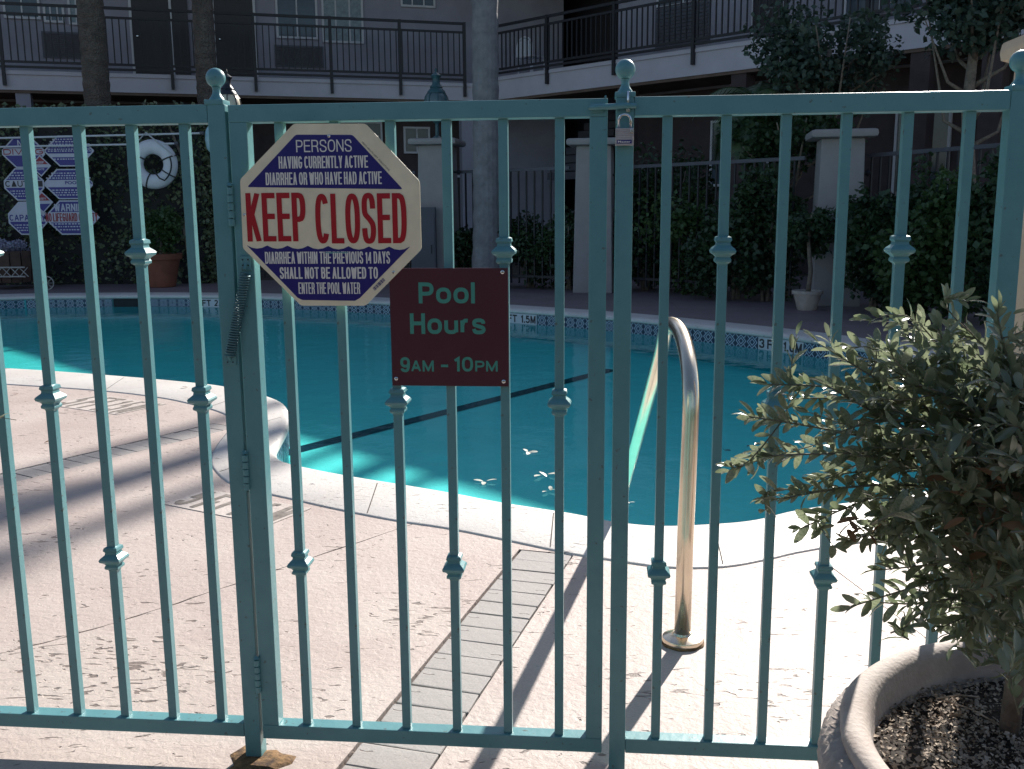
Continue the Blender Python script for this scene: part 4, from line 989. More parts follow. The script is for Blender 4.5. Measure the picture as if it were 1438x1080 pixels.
# ------------------------------------------------------------------ pillars, lamps, far fence
def pillar(px, pyt, Y, hw, label):
    c = D(px, pyt, Y); t = thing('gate_pillar', label, 'pillar', (c.x, Y, 0), rnd.uniform(-.5, -.2)*0+FTH*2, 'white stucco pillars at the planting bed')
    mb = MB(); mb.box(-hw, hw, -hw, hw, 0, c.z-.11, .015)
    mb.v = [(x*(1.16-.16*z/c.z), y*(1.16-.16*z/c.z), z) for x, y, z in mb.v]; mb.build('shaft', M['pillar'], t)
    cw = hw+.15; mb = MB(); mb.box(-cw, cw, -cw, cw, c.z-.108, c.z, .05); mb.build('cap', M['pillar'], t, auto=50)
    mb = MB()
    for z in (.9, c.z-.55): mb.tube([(hw*1.05, 0, z), (hw+.08, 0, z)], .02, 6)
    mb.lathe([(.0, 0), (.03, .02), (.04, .05), (.03, .08), (.0, .1)], 8, c=(hw+.1, -.0)); mb.v = [(x, y, z+(c.z-.6 if z < .11 else 0)) for x, y, z in mb.v]
    mb.build('hinge_pin', M['iron'], t); return t, c
p1, c1_ = pillar(614, 196, 17.2, .27, 'white stucco pillar with flat cap carrying the teal lantern beside the grey cabinet')
p2, c2_ = pillar(836, 196, 15.8, .27, 'white stucco pillar with flat cap seen past the gate latch')
p3, c3_ = pillar(1181, 184, 13.3, .27, 'white stucco pillar standing behind the small potted tree')
def lantern(c, s, mm, gg, label, post_h=0.0, name='lantern'):
    t = thing(name, label, 'lamp', (c.x, c.y, c.z-post_h))
    z = post_h; mb = MB()
    if post_h > 0:
        mb.lathe([(.10, 0), (.10, .25), (.06, .32), (.045, .4), (.04, z-.1), (.06, z)], 12)
    mb.lathe([(.10*s, z), (.10*s, z+.03), (.04*s, z+.06), (.035*s, z+.30*s), (.09*s, z+.36*s), (.13*s, z+.40*s)], 12); mb.build('lamp_stand', M[mm], t, auto=40)
    gz = z+.40*s; R = .235*s
    mb = MB(); pr = [(R*.55, gz), (R*.82, gz+.10*s), (R*.98, gz+.22*s), (R, gz+.32*s), (R*.92, gz+.42*s), (R*.70, gz+.50*s)]
    mb.lathe(pr, 24); mb.build('globe', M[gg], t, smooth=True)
    for k in range(8):
        a = 2*math.pi*k/8+.2; mb = MB(); mb.tube([((r+.006)*math.cos(a), (r+.006)*math.sin(a), zz) for r, zz in pr], .011*s, 6); mb.build('rib', M[mm], t)
    mb = MB(); b0 = gz+.50*s
    mb.lathe([(R*.78, b0-.01), (R*.74, b0+.03*s), (R*.5, b0+.09*s), (R*.55, b0+.11*s), (R*.34, b0+.17*s), (R*.3, b0+.27*s), (R*.42, b0+.31*s), (R*.46, b0+.33*s), (R*.08, b0+.40*s), (R*.12, b0+.43*s), (.002, b0+.48*s)], 16)
    mb.build('lamp_hood', M[mm], t, auto=45); return t
lantern(c1_, .86, 'lampteal', 'lampglass2', 'dull teal lantern with smoky ribbed globe standing on a pillar cap')
lc = D(323, 190, 16.0); lantern(Vector((lc.x, 16.0, D(321, 97, 16).z-1.11)), .80, 'lampblack', 'lampglass', 'black lamp with cream ribbed globe rising behind the hinge post ball', post_h=D(321, 97, 16).z-1.11, name='lamp_post')
# far iron fence between the pillars
def iron_fence(p, q, h, label, step=.16):
    p, q = Vector(p), Vector(q); d = q-p; L_ = d.length; t = thing('iron_fence', label, 'fence', (p.x, p.y, 0), math.atan2(d.y, d.x), 'dark iron fences between the pillars')
    MB().box(0, L_, -.02, .02, h-.05, h).build('top_rail', M['cabinet'], t); MB().box(0, L_, -.015, .015, .2, .24).build('bottom_rail', M['iron'], t)
    bmsh = MB().box(-.012, .012, -.012, .012, .1, h-.05).mesh('picket', M['iron'])
    for k in range(int(L_/step)): link('picket', bmsh, t, (.1+k*step, 0, 0))
iron_fence((c1_.x+.4, 17.2), (c2_.x-.4, 15.9), 2.0, 'dark iron fence between the two pillars seen through the gate')
iron_fence((c2_.x+.4, 15.9), (c3_.x-.4, 13.5), 2.0, 'dark iron fence behind the shrubs right of the latch post')
iron_fence((c3_.x+.4, 13.4), (6.3, 9.8), 2.02, 'dark iron fence with grey top rail right of the last pillar')
iron_fence((-5.2, 18.6), (c1_.x-.4, 17.3), 2.0, 'dark iron fence mostly hidden by the octagonal sign')
# utility cabinet
cc_ = D(600, 377, 16.7); t = thing('utility_cabinet', 'grey metal utility cabinet standing before the left pillar', 'cabinet', (cc_.x-.06, 16.7, 0))
MB().box(-.2, .22, -.1, .15, 0, D(600, 291, 16.7).z, .01).build('body', M['cabinet'], t)
MB().box(-.18, .20, -.112, -.101, .08, D(600, 295, 16.7).z-.05, .003).build('door', M['cabinet'], t)
MB().box(.14, .16, -.13, -.113, .6, .75).build('handle', M['iron'], t)

# ------------------------------------------------------------------ ivy wall with signs, ring, poles, pots
IY = 18.3; ix0, ix1 = -12.5, D(299, 390, IY).x; IZ = 3.2
iv = thing('ivy_hedge', 'tall ivy covered wall behind the far left pool edge', 'hedge', ((ix0+ix1)/2, IY+.3, 0)); ihw = (ix1-ix0)/2
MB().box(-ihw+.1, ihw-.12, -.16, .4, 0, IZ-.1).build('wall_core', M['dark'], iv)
n = 9500; P = np.zeros((n, 3)); f = rng.uniform(0, 1, n)
P[:, 0] = rng.uniform(-ihw, ihw, n); P[:, 2] = rng.uniform(.02, IZ, n); P[:, 1] = -.22+rng.normal(0, .06, n)+.10*np.sin(P[:, 0]*2.3)*np.sin(P[:, 2]*2.9)
m_ = f > .74; P[m_, 0] = ihw-.08+rng.normal(0, .07, m_.sum()); P[m_, 1] = rng.uniform(-.25, .5, m_.sum())
m_ = f > .91; P[m_, 0] = rng.uniform(-ihw, ihw, m_.sum()); P[m_, 1] = rng.uniform(-.25, .5, m_.sum()); P[m_, 2] = IZ+rng.normal(0, .06, m_.sum())
lv = link('foliage', scatter(P, .085*rng.uniform(.6, 1.4, n), M['ivy'], 'foliage', updir=np.array([0.15, -1.0, .2])), iv); lv['kind'] = 'stuff'
MB().tube([(ihw-.4, -.2, 0), (ihw-.5, -.2, 1), (ihw-.35, -.2, 2), (ihw-.7, -.2, 3)], [.05, .04, .03, .02], 6).build('stem', M['bark'], iv)
SY = IY-.42
def octo(px0, py0, px1, py1, label, top='sblue', mid='swhite', bot='sblue', title=None, tcol='blackink', cut=.30, lines=True, band=(.40, .64), title_band='mid', trow=None):
    p0, p1 = D(px0, py1, SY), D(px1, py0, SY); w, h = p1.x-p0.x, p1.z-p0.z
    t = thing('safety_sign', label, 'sign', ((p0.x+p1.x)/2, SY, p0.z), 0, 'safety signs on the ivy wall')
    def oc(k, z0=0, z1=h, ins=0):
        x, c = w/2-ins, cut*w
        def hx(z): return x-max(0, c-(z))-max(0, c-(h-z)) if True else x
        zs = sorted(set([z0, z1]+[q for q in (c, h-c) if z0 < q < z1]))
        hxs = [min(x, max(.01, x-max(0, c-z)-max(0, c-(h-z)))) for z in zs]
        return [(q, z) for q, z in zip(hxs, zs)]+[(-q, z) for q, z in list(zip(hxs, zs))[::-1]]
    mb = MB(); mb.prism_xz(oc(0), -.004, .004); mb.build('board', M[mid], t)
    flatpoly(oc(0, h*band[1], h*.96, .035), -.006, M[top], 'printed_panel', t); flatpoly(oc(0, h*.04, h*band[0], .035), -.006, M[bot], 'printed_panel', t)
    if title:
        b0, b1 = band if title_band == 'mid' else (band[1]+.02, .90)
        k = .93 if title_band == 'mid' else .62
        block_text(title, -w/2*k, w/2*k, h*(b0+.03), h*(b1-.03), -.0075, M[tcol], t, t=.17)
    return t, w, h
def smallprint(t, rows, w, col='swhite'):
    mb = MB(); r_ = random.Random(len(rows)*7+int(w*100))
    for (z, hh, k) in rows:
        x = -w/2*k
        while x < w/2*k:
            l = r_.uniform(.015, .05); mb.add([(x, -.0075, z), (x+l, -.0075, z), (x+l, -.0075, z+hh), (x, -.0075, z+hh)], [(0, 1, 2, 3)]); x += l+r_.uniform(.012, .025)
    mb.build('small_print', M[col], t)
t, w, h = octo(5, 192, 61, 236, 'blue and white octagonal sign reading NO DIVING, top left of the cluster', title='DIVING', tcol='sred')
block_text('NO', -.09, .09, h*.7, h*.9, -.0075, M['swhite'], t)
t, w, h = octo(62, 190, 132, 234, 'blue and white octagonal rules sign with list, top right of the cluster', band=(.30, .42)); smallprint(t, [(h*.86, .02, .6), (h*.78, .02, .7), (h*.70, .02, .75), (h*.62, .02, .8), (h*.54, .02, .8), (h*.48, .02, .8), (h*.22, .02, .6)], w)
t, w, h = octo(8, 236, 60, 282, 'blue and white octagonal sign reading CAUTION, left of the cluster', title='CAUTION'); smallprint(t, [(h*.84, .02, .55), (h*.76, .02, .7), (h*.68, .02, .8), (h*.28, .02, .7), (h*.2, .02, .6), (h*.12, .02, .5)], w)
t, w, h = octo(60, 237, 133, 280, 'blue and white octagonal sign reading POOL SPA in the middle of the cluster'); smallprint(t, [(h*.84, .022, .6), (h*.76, .022, .7), (h*.68, .022, .8), (h*.28, .022, .7), (h*.2, .022, .6), (h*.12, .022, .5)], w)
text_mesh('POOL', -.06*w, .2*w, h*.49, h*.60, -.0075, M['sblue'], t, bold=.03); text_mesh('SPA', .26*w, .44*w, h*.49, h*.60, -.0075, M['sblue'], t, bold=.03)
t, w, h = octo(14, 283, 64, 330, 'blue and white octagonal sign reading CAPACITY, bottom left of the cluster', top='swhite', title='CAPACITY', tcol='sblue'); smallprint(t, [(h*.28, .02, .7), (h*.2, .02, .6), (h*.12, .02, .5)], w)
t, w, h = octo(64, 281, 138, 330, 'octagonal sign reading WARNING NO LIFEGUARD ON DUTY, bottom right of the cluster', title='NO LIFEGUARD ON DUTY', tcol='sred', band=(.36, .66))
block_text('WARNING', -w*.30, w*.30, h*.68, h*.90, -.0075, M['swhite'], t); smallprint(t, [(h*.30, .022, .8), (h*.22, .022, .7), (h*.13, .022, .6)], w)
for (cx, cy, lb, up_, lo_) in ((57, 233, 'small red and blue diamond sign reading KEEP GATE CLOSED between the upper octagons', 'KEEP', 'GATE'), (60, 284, 'small red and blue diamond sign between the lower octagons', 'SAFETY', 'FIRST')):
    c = D(cx, cy, SY-.03); t = thing('diamond_sign', lb, 'sign', (c.x, SY-.03, c.z), 0, 'safety signs on the ivy wall'); s = 14.5/FPX*SY
    mb = MB(); mb.prism_xz([(0, -s), (s, 0), (0, s), (-s, 0)], -.004, .002); mb.build('board', M['swhite'], t)
    flatpoly([(-s*.72, s*.15), (s*.72, s*.15), (0, s*.85)], -.006, M['sred'], 'printed_panel', t); flatpoly([(s*.72, -s*.15), (-s*.72, -s*.15), (0, -s*.85)], -.006, M['sblue'], 'printed_panel', t)
    text_mesh(up_, -s*.36, s*.36, s*.22, s*.42, -.0075, M['swhite'], t, bold=.03)
    if up_ == 'KEEP': text_mesh(lo_, -s*.34, s*.34, -s*.40, -s*.22, -.0075, M['swhite'], t, bold=.03)
# ring buoy
c = D(217, 231, SY); R_ = 23.5/FPX*SY; rr_ = 10/FPX*SY
t = thing('life_ring', 'white life ring with dark rope hanging on the ivy wall', 'life ring', (c.x, SY-.05, c.z))
mb = MB(); nn_ = 40; kk = 12
for i in range(nn_):
    a = 2*math.pi*i/nn_
    for k in range(kk):
        b_ = 2*math.pi*k/kk; r = R_+rr_*math.cos(b_)-.0; mb.v.append((r*math.cos(a), rr_*.75*math.sin(b_), r*math.sin(a)))
mb.f = [(i*kk+k, ((i+1) % nn_)*kk+k, ((i+1) % nn_)*kk+(k+1) % kk, i*kk+(k+1) % kk) for i in range(nn_) for k in range(kk)]
mb.build('ring', M['ringwhite'], t, smooth=True)
for a in (.35, -.55, -1.9, 2.6):
    mb = MB(); mb.tube([((R_+rr_*1.06*math.cos(b_))*math.cos(a), rr_*.82*math.sin(b_), (R_+rr_*1.06*math.cos(b_))*math.sin(a)) for b_ in [k*.52 for k in range(13)]], .012, 5); mb.build('rope_band', M['rope'], t)
mb = MB(); mb.tube([(R_*1.2*math.cos(a)-.0, -.15, R_*1.2*math.sin(a)) for a in [.3-.12*k for k in range(11)]]+[(.15, -.17, -.25), (.05, -.2, -.1)], .014, 5); mb.build('grab_rope', M['rope'], t)
mb = MB(); tp_ = D(209, 187, SY)-c; mb.tube([(-.32, -.08, .30), (tp_.x, -.1, tp_.z), (.42, -.08, .12)], .014, 5); mb.build('hanging_rope', M['rope2'], t)
mb = MB(); mb.tube([(R_*1.45*math.cos(a), -.02, R_*1.45*math.sin(a)) for a in [math.pi*.85+.12*k for k in range(13)]], .011, 5); mb.build('slack_rope', M['rope2'], t)
for (y0, y1, x1_, lb) in ((194.5, 187, 286, 'upper of two long white poles hung along the ivy wall'), (206.5, 201.5, 250, 'lower of two long white poles hung along the ivy wall')):
    a = D(-60, y0+1, SY-.1); b_ = D(x1_, y1, SY-.1); t = thing('pool_pole', lb, 'pole', a[:])
    MB().tube([(0, 0, 0), (b_-a)[:]], .017, 8).build('shaft', M['polem'], t); MB().tube([((b_-a)*.985)[:], (b_-a)[:]], .03, 8).build('end_grip', M['cabinet'], t)
c = D(291, 195, IY-.5); t = thing('wall_lantern', 'small pale blue wall lantern glimpsed left of the hinge post', 'lamp', (c.x, IY-.35, c.z))
MB().lathe([(.02, -.22), (.06, -.16), (.085, .0), (.07, .14), (.04, .2), (.01, .24)], 14).build('globe', M['blue_plastic'], t, smooth=True); MB().box(-.02, .02, 0, .2, -.02, .02).build('bracket', M['iron'], t)

def flowerpot(loc, r, h, mt, label, name='flower_pot', rim=True, group=None):
    t = thing(name, label, 'pot', loc, 0, group)
    mb = MB(); mb.lathe([(r*.62, 0), (r*.66, .01), (r*.95, h*.82), (r*1.06, h*.83), (r*1.08, h*.99), (r*1.04, h), (r*.9, h*.99), (r*.88, h*.9), (r*.1, h*.9)], 28); mb.build('body', M[mt], t, auto=40)
    MB().lathe([(r*.9, h*.88), (r*.5, h*.93), (r*.01, h*.94)], 20).build('soil', M['soil'], t, smooth=True); return t
c = D(228, 396, 17.6); ph = D(228, 356, 17.6).z
flowerpot((c.x, 17.6, 0), 27/FPX*17.6, ph, 'terracotta', 'large dark terracotta pot at the foot of the ivy wall')
t = thing('potted_bush', 'leafy green bush growing in the terracotta pot by the ivy wall', 'bush', (c.x, 17.6, ph-.05))
P = crown_points(2600, (.0, 0, .48), (.50, .42, .52), 14); lv = link('foliage', scatter(P, .075*rng.uniform(.6, 1.3, len(P)), M['shrub2'], 'foliage'), t); lv['kind'] = 'stuff'
MB().tube([(0, 0, 0), (.03, 0, .3), (-.05, 0, .6)], [.03, .02, .01], 6).build('stem', M['bark'], t)
# barrel planter on a little cart at far left
c = D(18, 398, 17.5)
t = thing('barrel_planter', 'dark wooden barrel planter with pale flowers at the far left', 'planter', (c.x, 17.55, .12)); hh = D(18, 352, 17.5).z-.12
mb = MB(); nst = 16
for k in range(nst):
    a0, a1 = 2*math.pi*k/nst+.02, 2*math.pi*(k+1)/nst-.02; q = []
    for z, r in ((0, .42), (hh*.5, .47), (hh, .45)):
        q += [(r*math.cos(a0), r*math.sin(a0), z), (r*math.cos(a1), r*math.sin(a1), z)]
    sm_ = MB(); sm_.add(q, [(0, 1, 3, 2), (2, 3, 5, 4)]); sm_.build('stave', M['wood'], t)
MB().lathe([(.43, hh*.8), (.2, hh*.86), (.01, hh*.86)], 16).build('soil', M['soil'], t)
P = crown_points(700, (0, 0, hh+.06), (.5, .45, .14), 12); lv = link('flowers', scatter(P, .06*rng.uniform(.6, 1.2, len(P)), M['flowers'], 'flowers'), t); lv['kind'] = 'stuff'
t = thing('garden_cart', 'cream iron garden cart with scrolled rail and spoked wheel under the barrel', 'cart', (c.x, 17.2, 0))
mb = MB(); z0_, z1_ = D(18, 389, 17.0).z, D(18, 376, 17.0).z
for z in (z0_, z1_): mb.tube([(-.9, -.12, z), (.45, -.12, z)], .014, 6)
for k in range(9):
    x = -.85+.15*k; mb.tube([(x, -.12, z0_), (x+.15, -.12, z1_)], .008, 5); mb.tube([(x+.15, -.12, z0_), (x, -.12, z1_)], .008, 5)
mb.tube([(-.9, .35, z0_), (-.9, -.12, z0_)], .014, 6); mb.tube([(.2, .35, z0_), (.2, -.12, z0_)], .014, 6)
mb.build('rail_frame', M['cartm'], t)
for (px, py, r) in ((67, 391, .115), (58, 396, .09)):
    w_ = D(px, py, 17.1); wx = w_.x-c.x; wz = r+.005; mb = MB()
    mb.tube([(wx+r*math.cos(k*math.pi/12), -.14, wz+r*math.sin(k*math.pi/12)) for k in range(25)], .010, 6)
    for k in range(8): a = k*math.pi/4; mb.tube([(wx, -.14, wz), (wx+r*math.cos(a), -.14, wz+r*math.sin(a))], .006, 4)
    mb.build('wheel', M['cartm'], t)

# unseen dark hedge, added behind the viewer to cut light on the fence front
hg = thing('light_blocking_hedge', 'unseen dark hedge added behind the viewer to keep sky light off the fence', 'hedge', (0, -2.6, 0))
MB().box(-9, 9, -.5, .0, 0, 2.3).build('hedge_core', M['dark'], hg)
n = 6000; P = np.stack([rng.uniform(-9, 9, n), .05+rng.normal(0, .07, n), rng.uniform(0, 2.4, n)], 1)
o = link('foliage', scatter(P, .11*rng.uniform(.6, 1.3, n), M['shrub'], 'foliage', updir=np.array([0, 1.0, .2])), hg); o['kind'] = 'stuff'
MB().tube([(0, -.3, 0), (.1, -.3, 1), (0, -.3, 2.2)], [.06, .05, .02], 8).build('stem', M['bark'], hg)

# ------------------------------------------------------------------ palms
def fan_crown(t, z, R, n=26, feather=True, droop=.5, mt='frond', lseg=16):
    V = []; Fq = []
    for i in range(n):
        a = 2*math.pi*i*.381966; el = math.radians(rnd.uniform(-25, 65)); L_ = R*rnd.uniform(.8, 1.1)
        d0 = Vector((math.cos(a)*math.cos(el), math.sin(a)*math.cos(el), math.sin(el))); p = Vector((0, 0, z)); v = d0.copy(); side = Vector((-math.sin(a), math.cos(a), 0))
        for k in range(lseg):
            p2 = p+v*(L_/lseg); v = (v+Vector((0, 0, -droop*.16))).normalized(); t_ = k/lseg
            ll = .42*R*(math.sin(math.pi*min(1, .15+t_*.9)))*.75
            for sgn in (-1, 1):
                for q in (0, .5):
                    b0 = p.lerp(p2, q); e = b0+side*sgn*ll+v*ll*.5+Vector((0, 0, -ll*.35)); w_ = v*(.018*R)
                    i0 = len(V); V += [b0-w_, b0+w_, e+w_*.2, e-w_*.2]; Fq.append((i0, i0+1, i0+2, i0+3))
            w2 = side*.02*R; i0 = len(V); V += [p-w2, p+w2, p2+w2, p2-w2]; Fq.append((i0, i0+1, i0+2, i0+3)); p = p2
    me = npmesh('crown', np.array([v[:] for v in V]), np.array(Fq), M[mt], 4); return link('crown', me, t)
def palm(x, y, h, r, label, R=2.2, group='palms around the courtyard', lean=(0, 0), n=24, bark='palmbark', ring=.11):
    t = thing('palm_tree', label, 'palm tree', (x, y, 0), rnd.uniform(0, 6), group)
    prof_ = []; nz_ = int(h/ring)
    pp, rr2 = [], []
    for k in range(nz_+1):
        z = h*k/nz_; fl = 1+.45*math.exp(-z/.45); jg = (1.035 if k % 2 else .975)
        pp.append((lean[0]*(z/h)**1.6, lean[1]*(z/h)**1.6, z)); rr2.append(r*fl*jg*(1-.12*z/h))
    mb = MB(); mb.tube(pp, rr2, 18); mb.build('trunk', M[bark], t, smooth=False)
    fan_crown(t, h, R, n); t.children[-1].location = (lean[0], lean[1], 0)
    return t
c = D(137, 140, 20.2); palm(c.x, 20.2, 9.5, .265, 'rough brown palm trunk left of centre rising behind the ivy wall')
c = D(291, 120, 20.8); palm(c.x, 20.8, 9.8, .225, 'rough brown palm trunk rising behind the hinge post lamp')
c = D(681, 385, 16.6); palm(c.x, 16.6, 10.5, .225, 'smooth grey ringed palm trunk in the centre rising past the balcony', lean=(.05, 0), bark='palmsmooth', ring=.17)
# tall palms beyond the motel whose trunks throw the soft bands on the left deck
dsun = Vector((math.sin(SUN_AZ), math.cos(SUN_AZ), 0))
for (px, py, t_, r_, up_, R__, lb) in ((150, 634, 27.5, .10, 2.4, 1.2, 'tall thin palm beyond the motel roof throwing the uppermost shadow band on the left deck'),
        (150, 678, 29, .12, 2.6, 1.2, 'tall palm beyond the motel roof throwing the second shadow band on the left deck'),
        (120, 745, 26, .10, 2.4, 1.2, 'tall palm beyond the motel roof throwing the lowest shadow band on the left deck'),
        (-120, 775, 26, .08, .1, .75, 'tall palm beyond the motel roof whose crown shades the lower left deck')):
    q = G(px, py)+dsun*t_; palm(q.x, q.y, t_*math.tan(SUN_EL)+up_, r_, lb, R=R__, group='tall palms beyond the motel', n=16)

# ------------------------------------------------------------------ planting at the back right
SH = [(935, 398, 225, 120, 16.3, 'tall dark shrub against the far fence right of the latch post', 'shrub'), (1075, 405, 250, 90, 13.9, 'tall dark shrub pressed against the left side of the last white pillar', 'shrub'), (1262, 440, 250, 90, 12.2, 'dark shrub against the fence between the last pillar and the corner', 'shrub'), (905, 400, 262, 90, 16.0, 'dark green shrub just right of the latch post', 'shrub'), (965, 402, 280, 110, 15.2, 'broad dark shrub behind the hand rail bend', 'shrub2'),
      (1035, 405, 300, 110, 14.2, 'rounded dark shrub left of the small potted tree', 'shrub'), (745, 398, 330, 90, 16.8, 'low shrub right of the grey palm trunk', 'shrub'),
      (800, 400, 320, 80, 16.3, 'low leafy shrub left of the latch post', 'shrub'), (655, 395, 345, 60, 17.2, 'low shrub at the foot of the grey palm trunk', 'shrub'),
      (1225, 432, 290, 90, 12.4, 'dark shrub right of the last white pillar', 'shrub'), (1290, 450, 330, 110, 11.4, 'low spreading shrub at the right edge of the far deck', 'shrub2'),
      (1345, 458, 260, 110, 11.0, 'tall pale green shrub near the right fence post', 'shrub2'), (1395, 470, 225, 90, 10.6, 'tall shrub half hidden by the right fence post', 'shrub')]
for (px, pyb, pyt, w, Y, lb, mt_) in SH: shrub(px, pyb, pyt-25, w*1.3, Y, lb, mt_, leaf=.085, n=4200)
c = D(1133, 430, 12.6); flowerpot((c.x, 12.6, 0), 20/FPX*12.6, D(1133, 410, 12.6).z+.02, 'potpink', 'pale clay pot holding the small tree before the white pillar')
t = thing('potted_tree', 'small bushy tree growing from the pale clay pot', 'tree', (c.x, 12.6, .15))
MB().tube([(0, 0, 0), (.03, 0, .35), (-.02, 0, .75), (.02, 0, 1.1)], [.035, .03, .025, .015], 8).build('trunk', M['bark'], t, smooth=True)
zt_ = D(1133, 290, 12.6).z-.15; P = crown_points(1500, (0, 0, zt_-.33), (.42, .38, .40), 12); lv = link('foliage', scatter(P, .08*rng.uniform(.6, 1.3, len(P)), M['shrub'], 'foliage'), t); lv['kind'] = 'stuff'
# feathery palm and vines up by the balcony
c = D(1062, 118, 15.2); t = thing('feather_palm', 'low feathery palm whose arching fronds reach the right balcony edge', 'palm tree', (c.x, 15.2, 0), .4)
MB().tube([(0, 0, 0), (.05, 0, 1.5), (0, 0, c.z-.15)], [.14, .11, .10], 10).build('trunk', M['palmbark'], t); fan_crown(t, c.z-.25, 1.15, 22, droop=1.1)
def tree(px, py, wpx_, hpx, Y, label, mt_, n=4200, leaf=.10):
    c = D(px, py, Y); t = thing('tree', label, 'tree', (c.x, Y, 0), 0, 'leafy trees by the right wing')
    rx, rz_ = wpx_/2/FPX*Y, hpx/2/FPX*Y
    mb = MB(); mb.tube([(0, 0, 0), (.08, .05, c.z*.35), (-.06, 0, c.z*.7), (0, 0, c.z)], [.11, .09, .07, .04], 10); mb.build('trunk', M['bark'], t, smooth=True)
    mb = MB()
    for k in range(9):
        a = k*2.4; z = c.z*(.55+.04*k); mb.tube([(0, 0, z), (rx*.4*math.cos(a), rx*.3*math.sin(a), z+.35*rz_), (rx*.8*math.cos(a), rx*.6*math.sin(a), c.z+rz_*.4*math.sin(k))], [.035, .02, .008], 6)
    mb.build('limb', M['bark'], t, smooth=True)
    P = crown_points(n, (0, 0, c.z), (rx*1.2, rx*.9, rz_*1.2), 26); lv = link('crown', scatter(P, leaf*rng.uniform(.6, 1.3, len(P)), M[mt_], 'crown'), t); lv['kind'] = 'stuff'
tree(1165, 70, 190, 170, 15.0, 'dark leafy tree in front of the right balcony', 'vine')
tree(1375, 10, 190, 120, 12.4, 'grey green leafy tree at the top right corner', 'vine')
tree(1110, 190, 170, 100, 14.6, 'dense dark bush hanging below the right balcony', 'shrub', 3000)

# ------------------------------------------------------------------ tan pillar behind the end post
pc = D(1452, 300, 2.42)
t = thing('stucco_pillar', 'tan stucco pillar with rounded cap standing behind the right fence post', 'pillar', (pc.x+.045, 2.42, 0), FTH)
zc = D(1430, 40, 2.36).z
mb = MB(); mb.box(-.085, .115, -.09, .09, 0, zc-.055, .012); mb.build('shaft', M['tan'], t)
mb = MB(); mb.box(-.115, .145, -.12, .12, zc-.054, zc, .024); mb.build('cap', M['tan'], t, auto=50)
MB().box(-.06, .09, -.065, .065, zc+.0005, zc+.010, .003).build('cap_plate', M['tan'], t)

# ------------------------------------------------------------------ big planter pot and olive tree
PZ = .47
PX, PYc, PR = .915, 1.322, .445
pot = thing('planter_bowl', 'wide weathered pink concrete bowl with braided rim at the lower right', 'planter', (PX, PYc, 0))
mb = MB(); rm = PR
pr = [(.20, 0), (.21, .03), (.17, .06), (.16, .10), (.24, .17), (.34, .27), (.395, .35), (.408, .385)]
mb.lathe(pr, 72); mb.build('bowl', M['potpink'], pot, auto=40)
# braided roll under the lip
mb = MB(); nu, nv = 360, 14; c0r, c0z, rr0 = rm-.046, .400, .036
for i in range(nu):
    a = 2*math.pi*i/nu
    for k in range(nv):
        b_ = 2*math.pi*k/nv; ph = 46*a+2.0*b_; bul = .013*(abs(math.sin(ph/1.0))**.7)-.005
        r = c0r+(rr0+bul)*math.cos(b_); mb.v.append((r*math.cos(a), r*math.sin(a), c0z+(rr0+bul)*1.22*math.sin(b_)))
mb.f = [(i*nv+k, ((i+1) % nu)*nv+k, ((i+1) % nu)*nv+(k+1) % nv, i*nv+(k+1) % nv) for i in range(nu) for k in range(nv)]
mb.build('braided_band', M['potpink'], pot, smooth=True)
mb = MB(); n_ = 96
lip = [(rm-.075, .440), (rm-.044, .444), (rm-.036, .452), (rm-.035, .463), (rm-.041, PZ+.002), (rm-.053, PZ+.005), (rm-.070, PZ+.002), (rm-.080, PZ-.010), (rm-.085, PZ-.03), (rm-.092, .40), (rm-.12, .33)]
for i, (r, z) in enumerate(lip):
    for k in range(n_): a = 2*math.pi*k/n_; rr_2 = r+.0012*math.sin(a*5+1)+.0008*math.sin(a*13); mb.v.append((rr_2*math.cos(a), rr_2*math.sin(a), z))
mb.f = [(i*n_+k, i*n_+(k+1) % n_, (i+1)*n_+(k+1) % n_, (i+1)*n_+k) for i in range(len(lip)-1) for k in range(n_)]
mb.build('lip', M['potpink'], pot, smooth=True)
SOILZ = .405
mb = MB(); NS = 60; 
for i in range(24):
    r = (rm-.078)*(i/23)
    for k in range(NS): a = 2*math.pi*k/NS; mb.v.append((r*math.cos(a), r*math.sin(a), SOILZ+.010*math.sin(r*17+a*2)*math.cos(a*3+1)+rnd.uniform(-.003, .003)))
mb.f = [(i*NS+k, i*NS+(k+1) % NS, (i+1)*NS+(k+1) % NS, (i+1)*NS+k) for i in range(23) for k in range(NS)]
mb.build('soil', M['soil'], pot, smooth=True)
nC = 13000; a = rng.uniform(0, 2*math.pi, nC); r = (rm-.085)*np.sqrt(rng.uniform(0, 1, nC)); P = np.stack([r*np.cos(a), r*np.sin(a), SOILZ+.004+rng.uniform(0, .010, nC)], 1)
ch_ = link('mulch', scatter(P, rng.uniform(.004, .011, nC)*np.where(rng.uniform(0, 1, nC) > .985, 2.2, 1), M['mulch'], 'mulch', bias=.9), pot); ch_['kind'] = 'stuff'
mb = MB()
for k in range(26):
    a = rnd.uniform(0, 6.28); r = rnd.uniform(.05, .34); x, y = r*math.cos(a), r*math.sin(a); b_ = rnd.uniform(0, 3.14); l = rnd.uniform(.02, .06)
    mb.tube([(x-l*math.cos(b_), y-l*math.sin(b_), SOILZ+.015), (x, y, SOILZ+.02), (x+l*math.cos(b_), y+l*math.sin(b_), SOILZ+.014)], .0015, 5)
o = mb.build('dry_twig', M['mulch'], pot); o['kind'] = 'stuff'

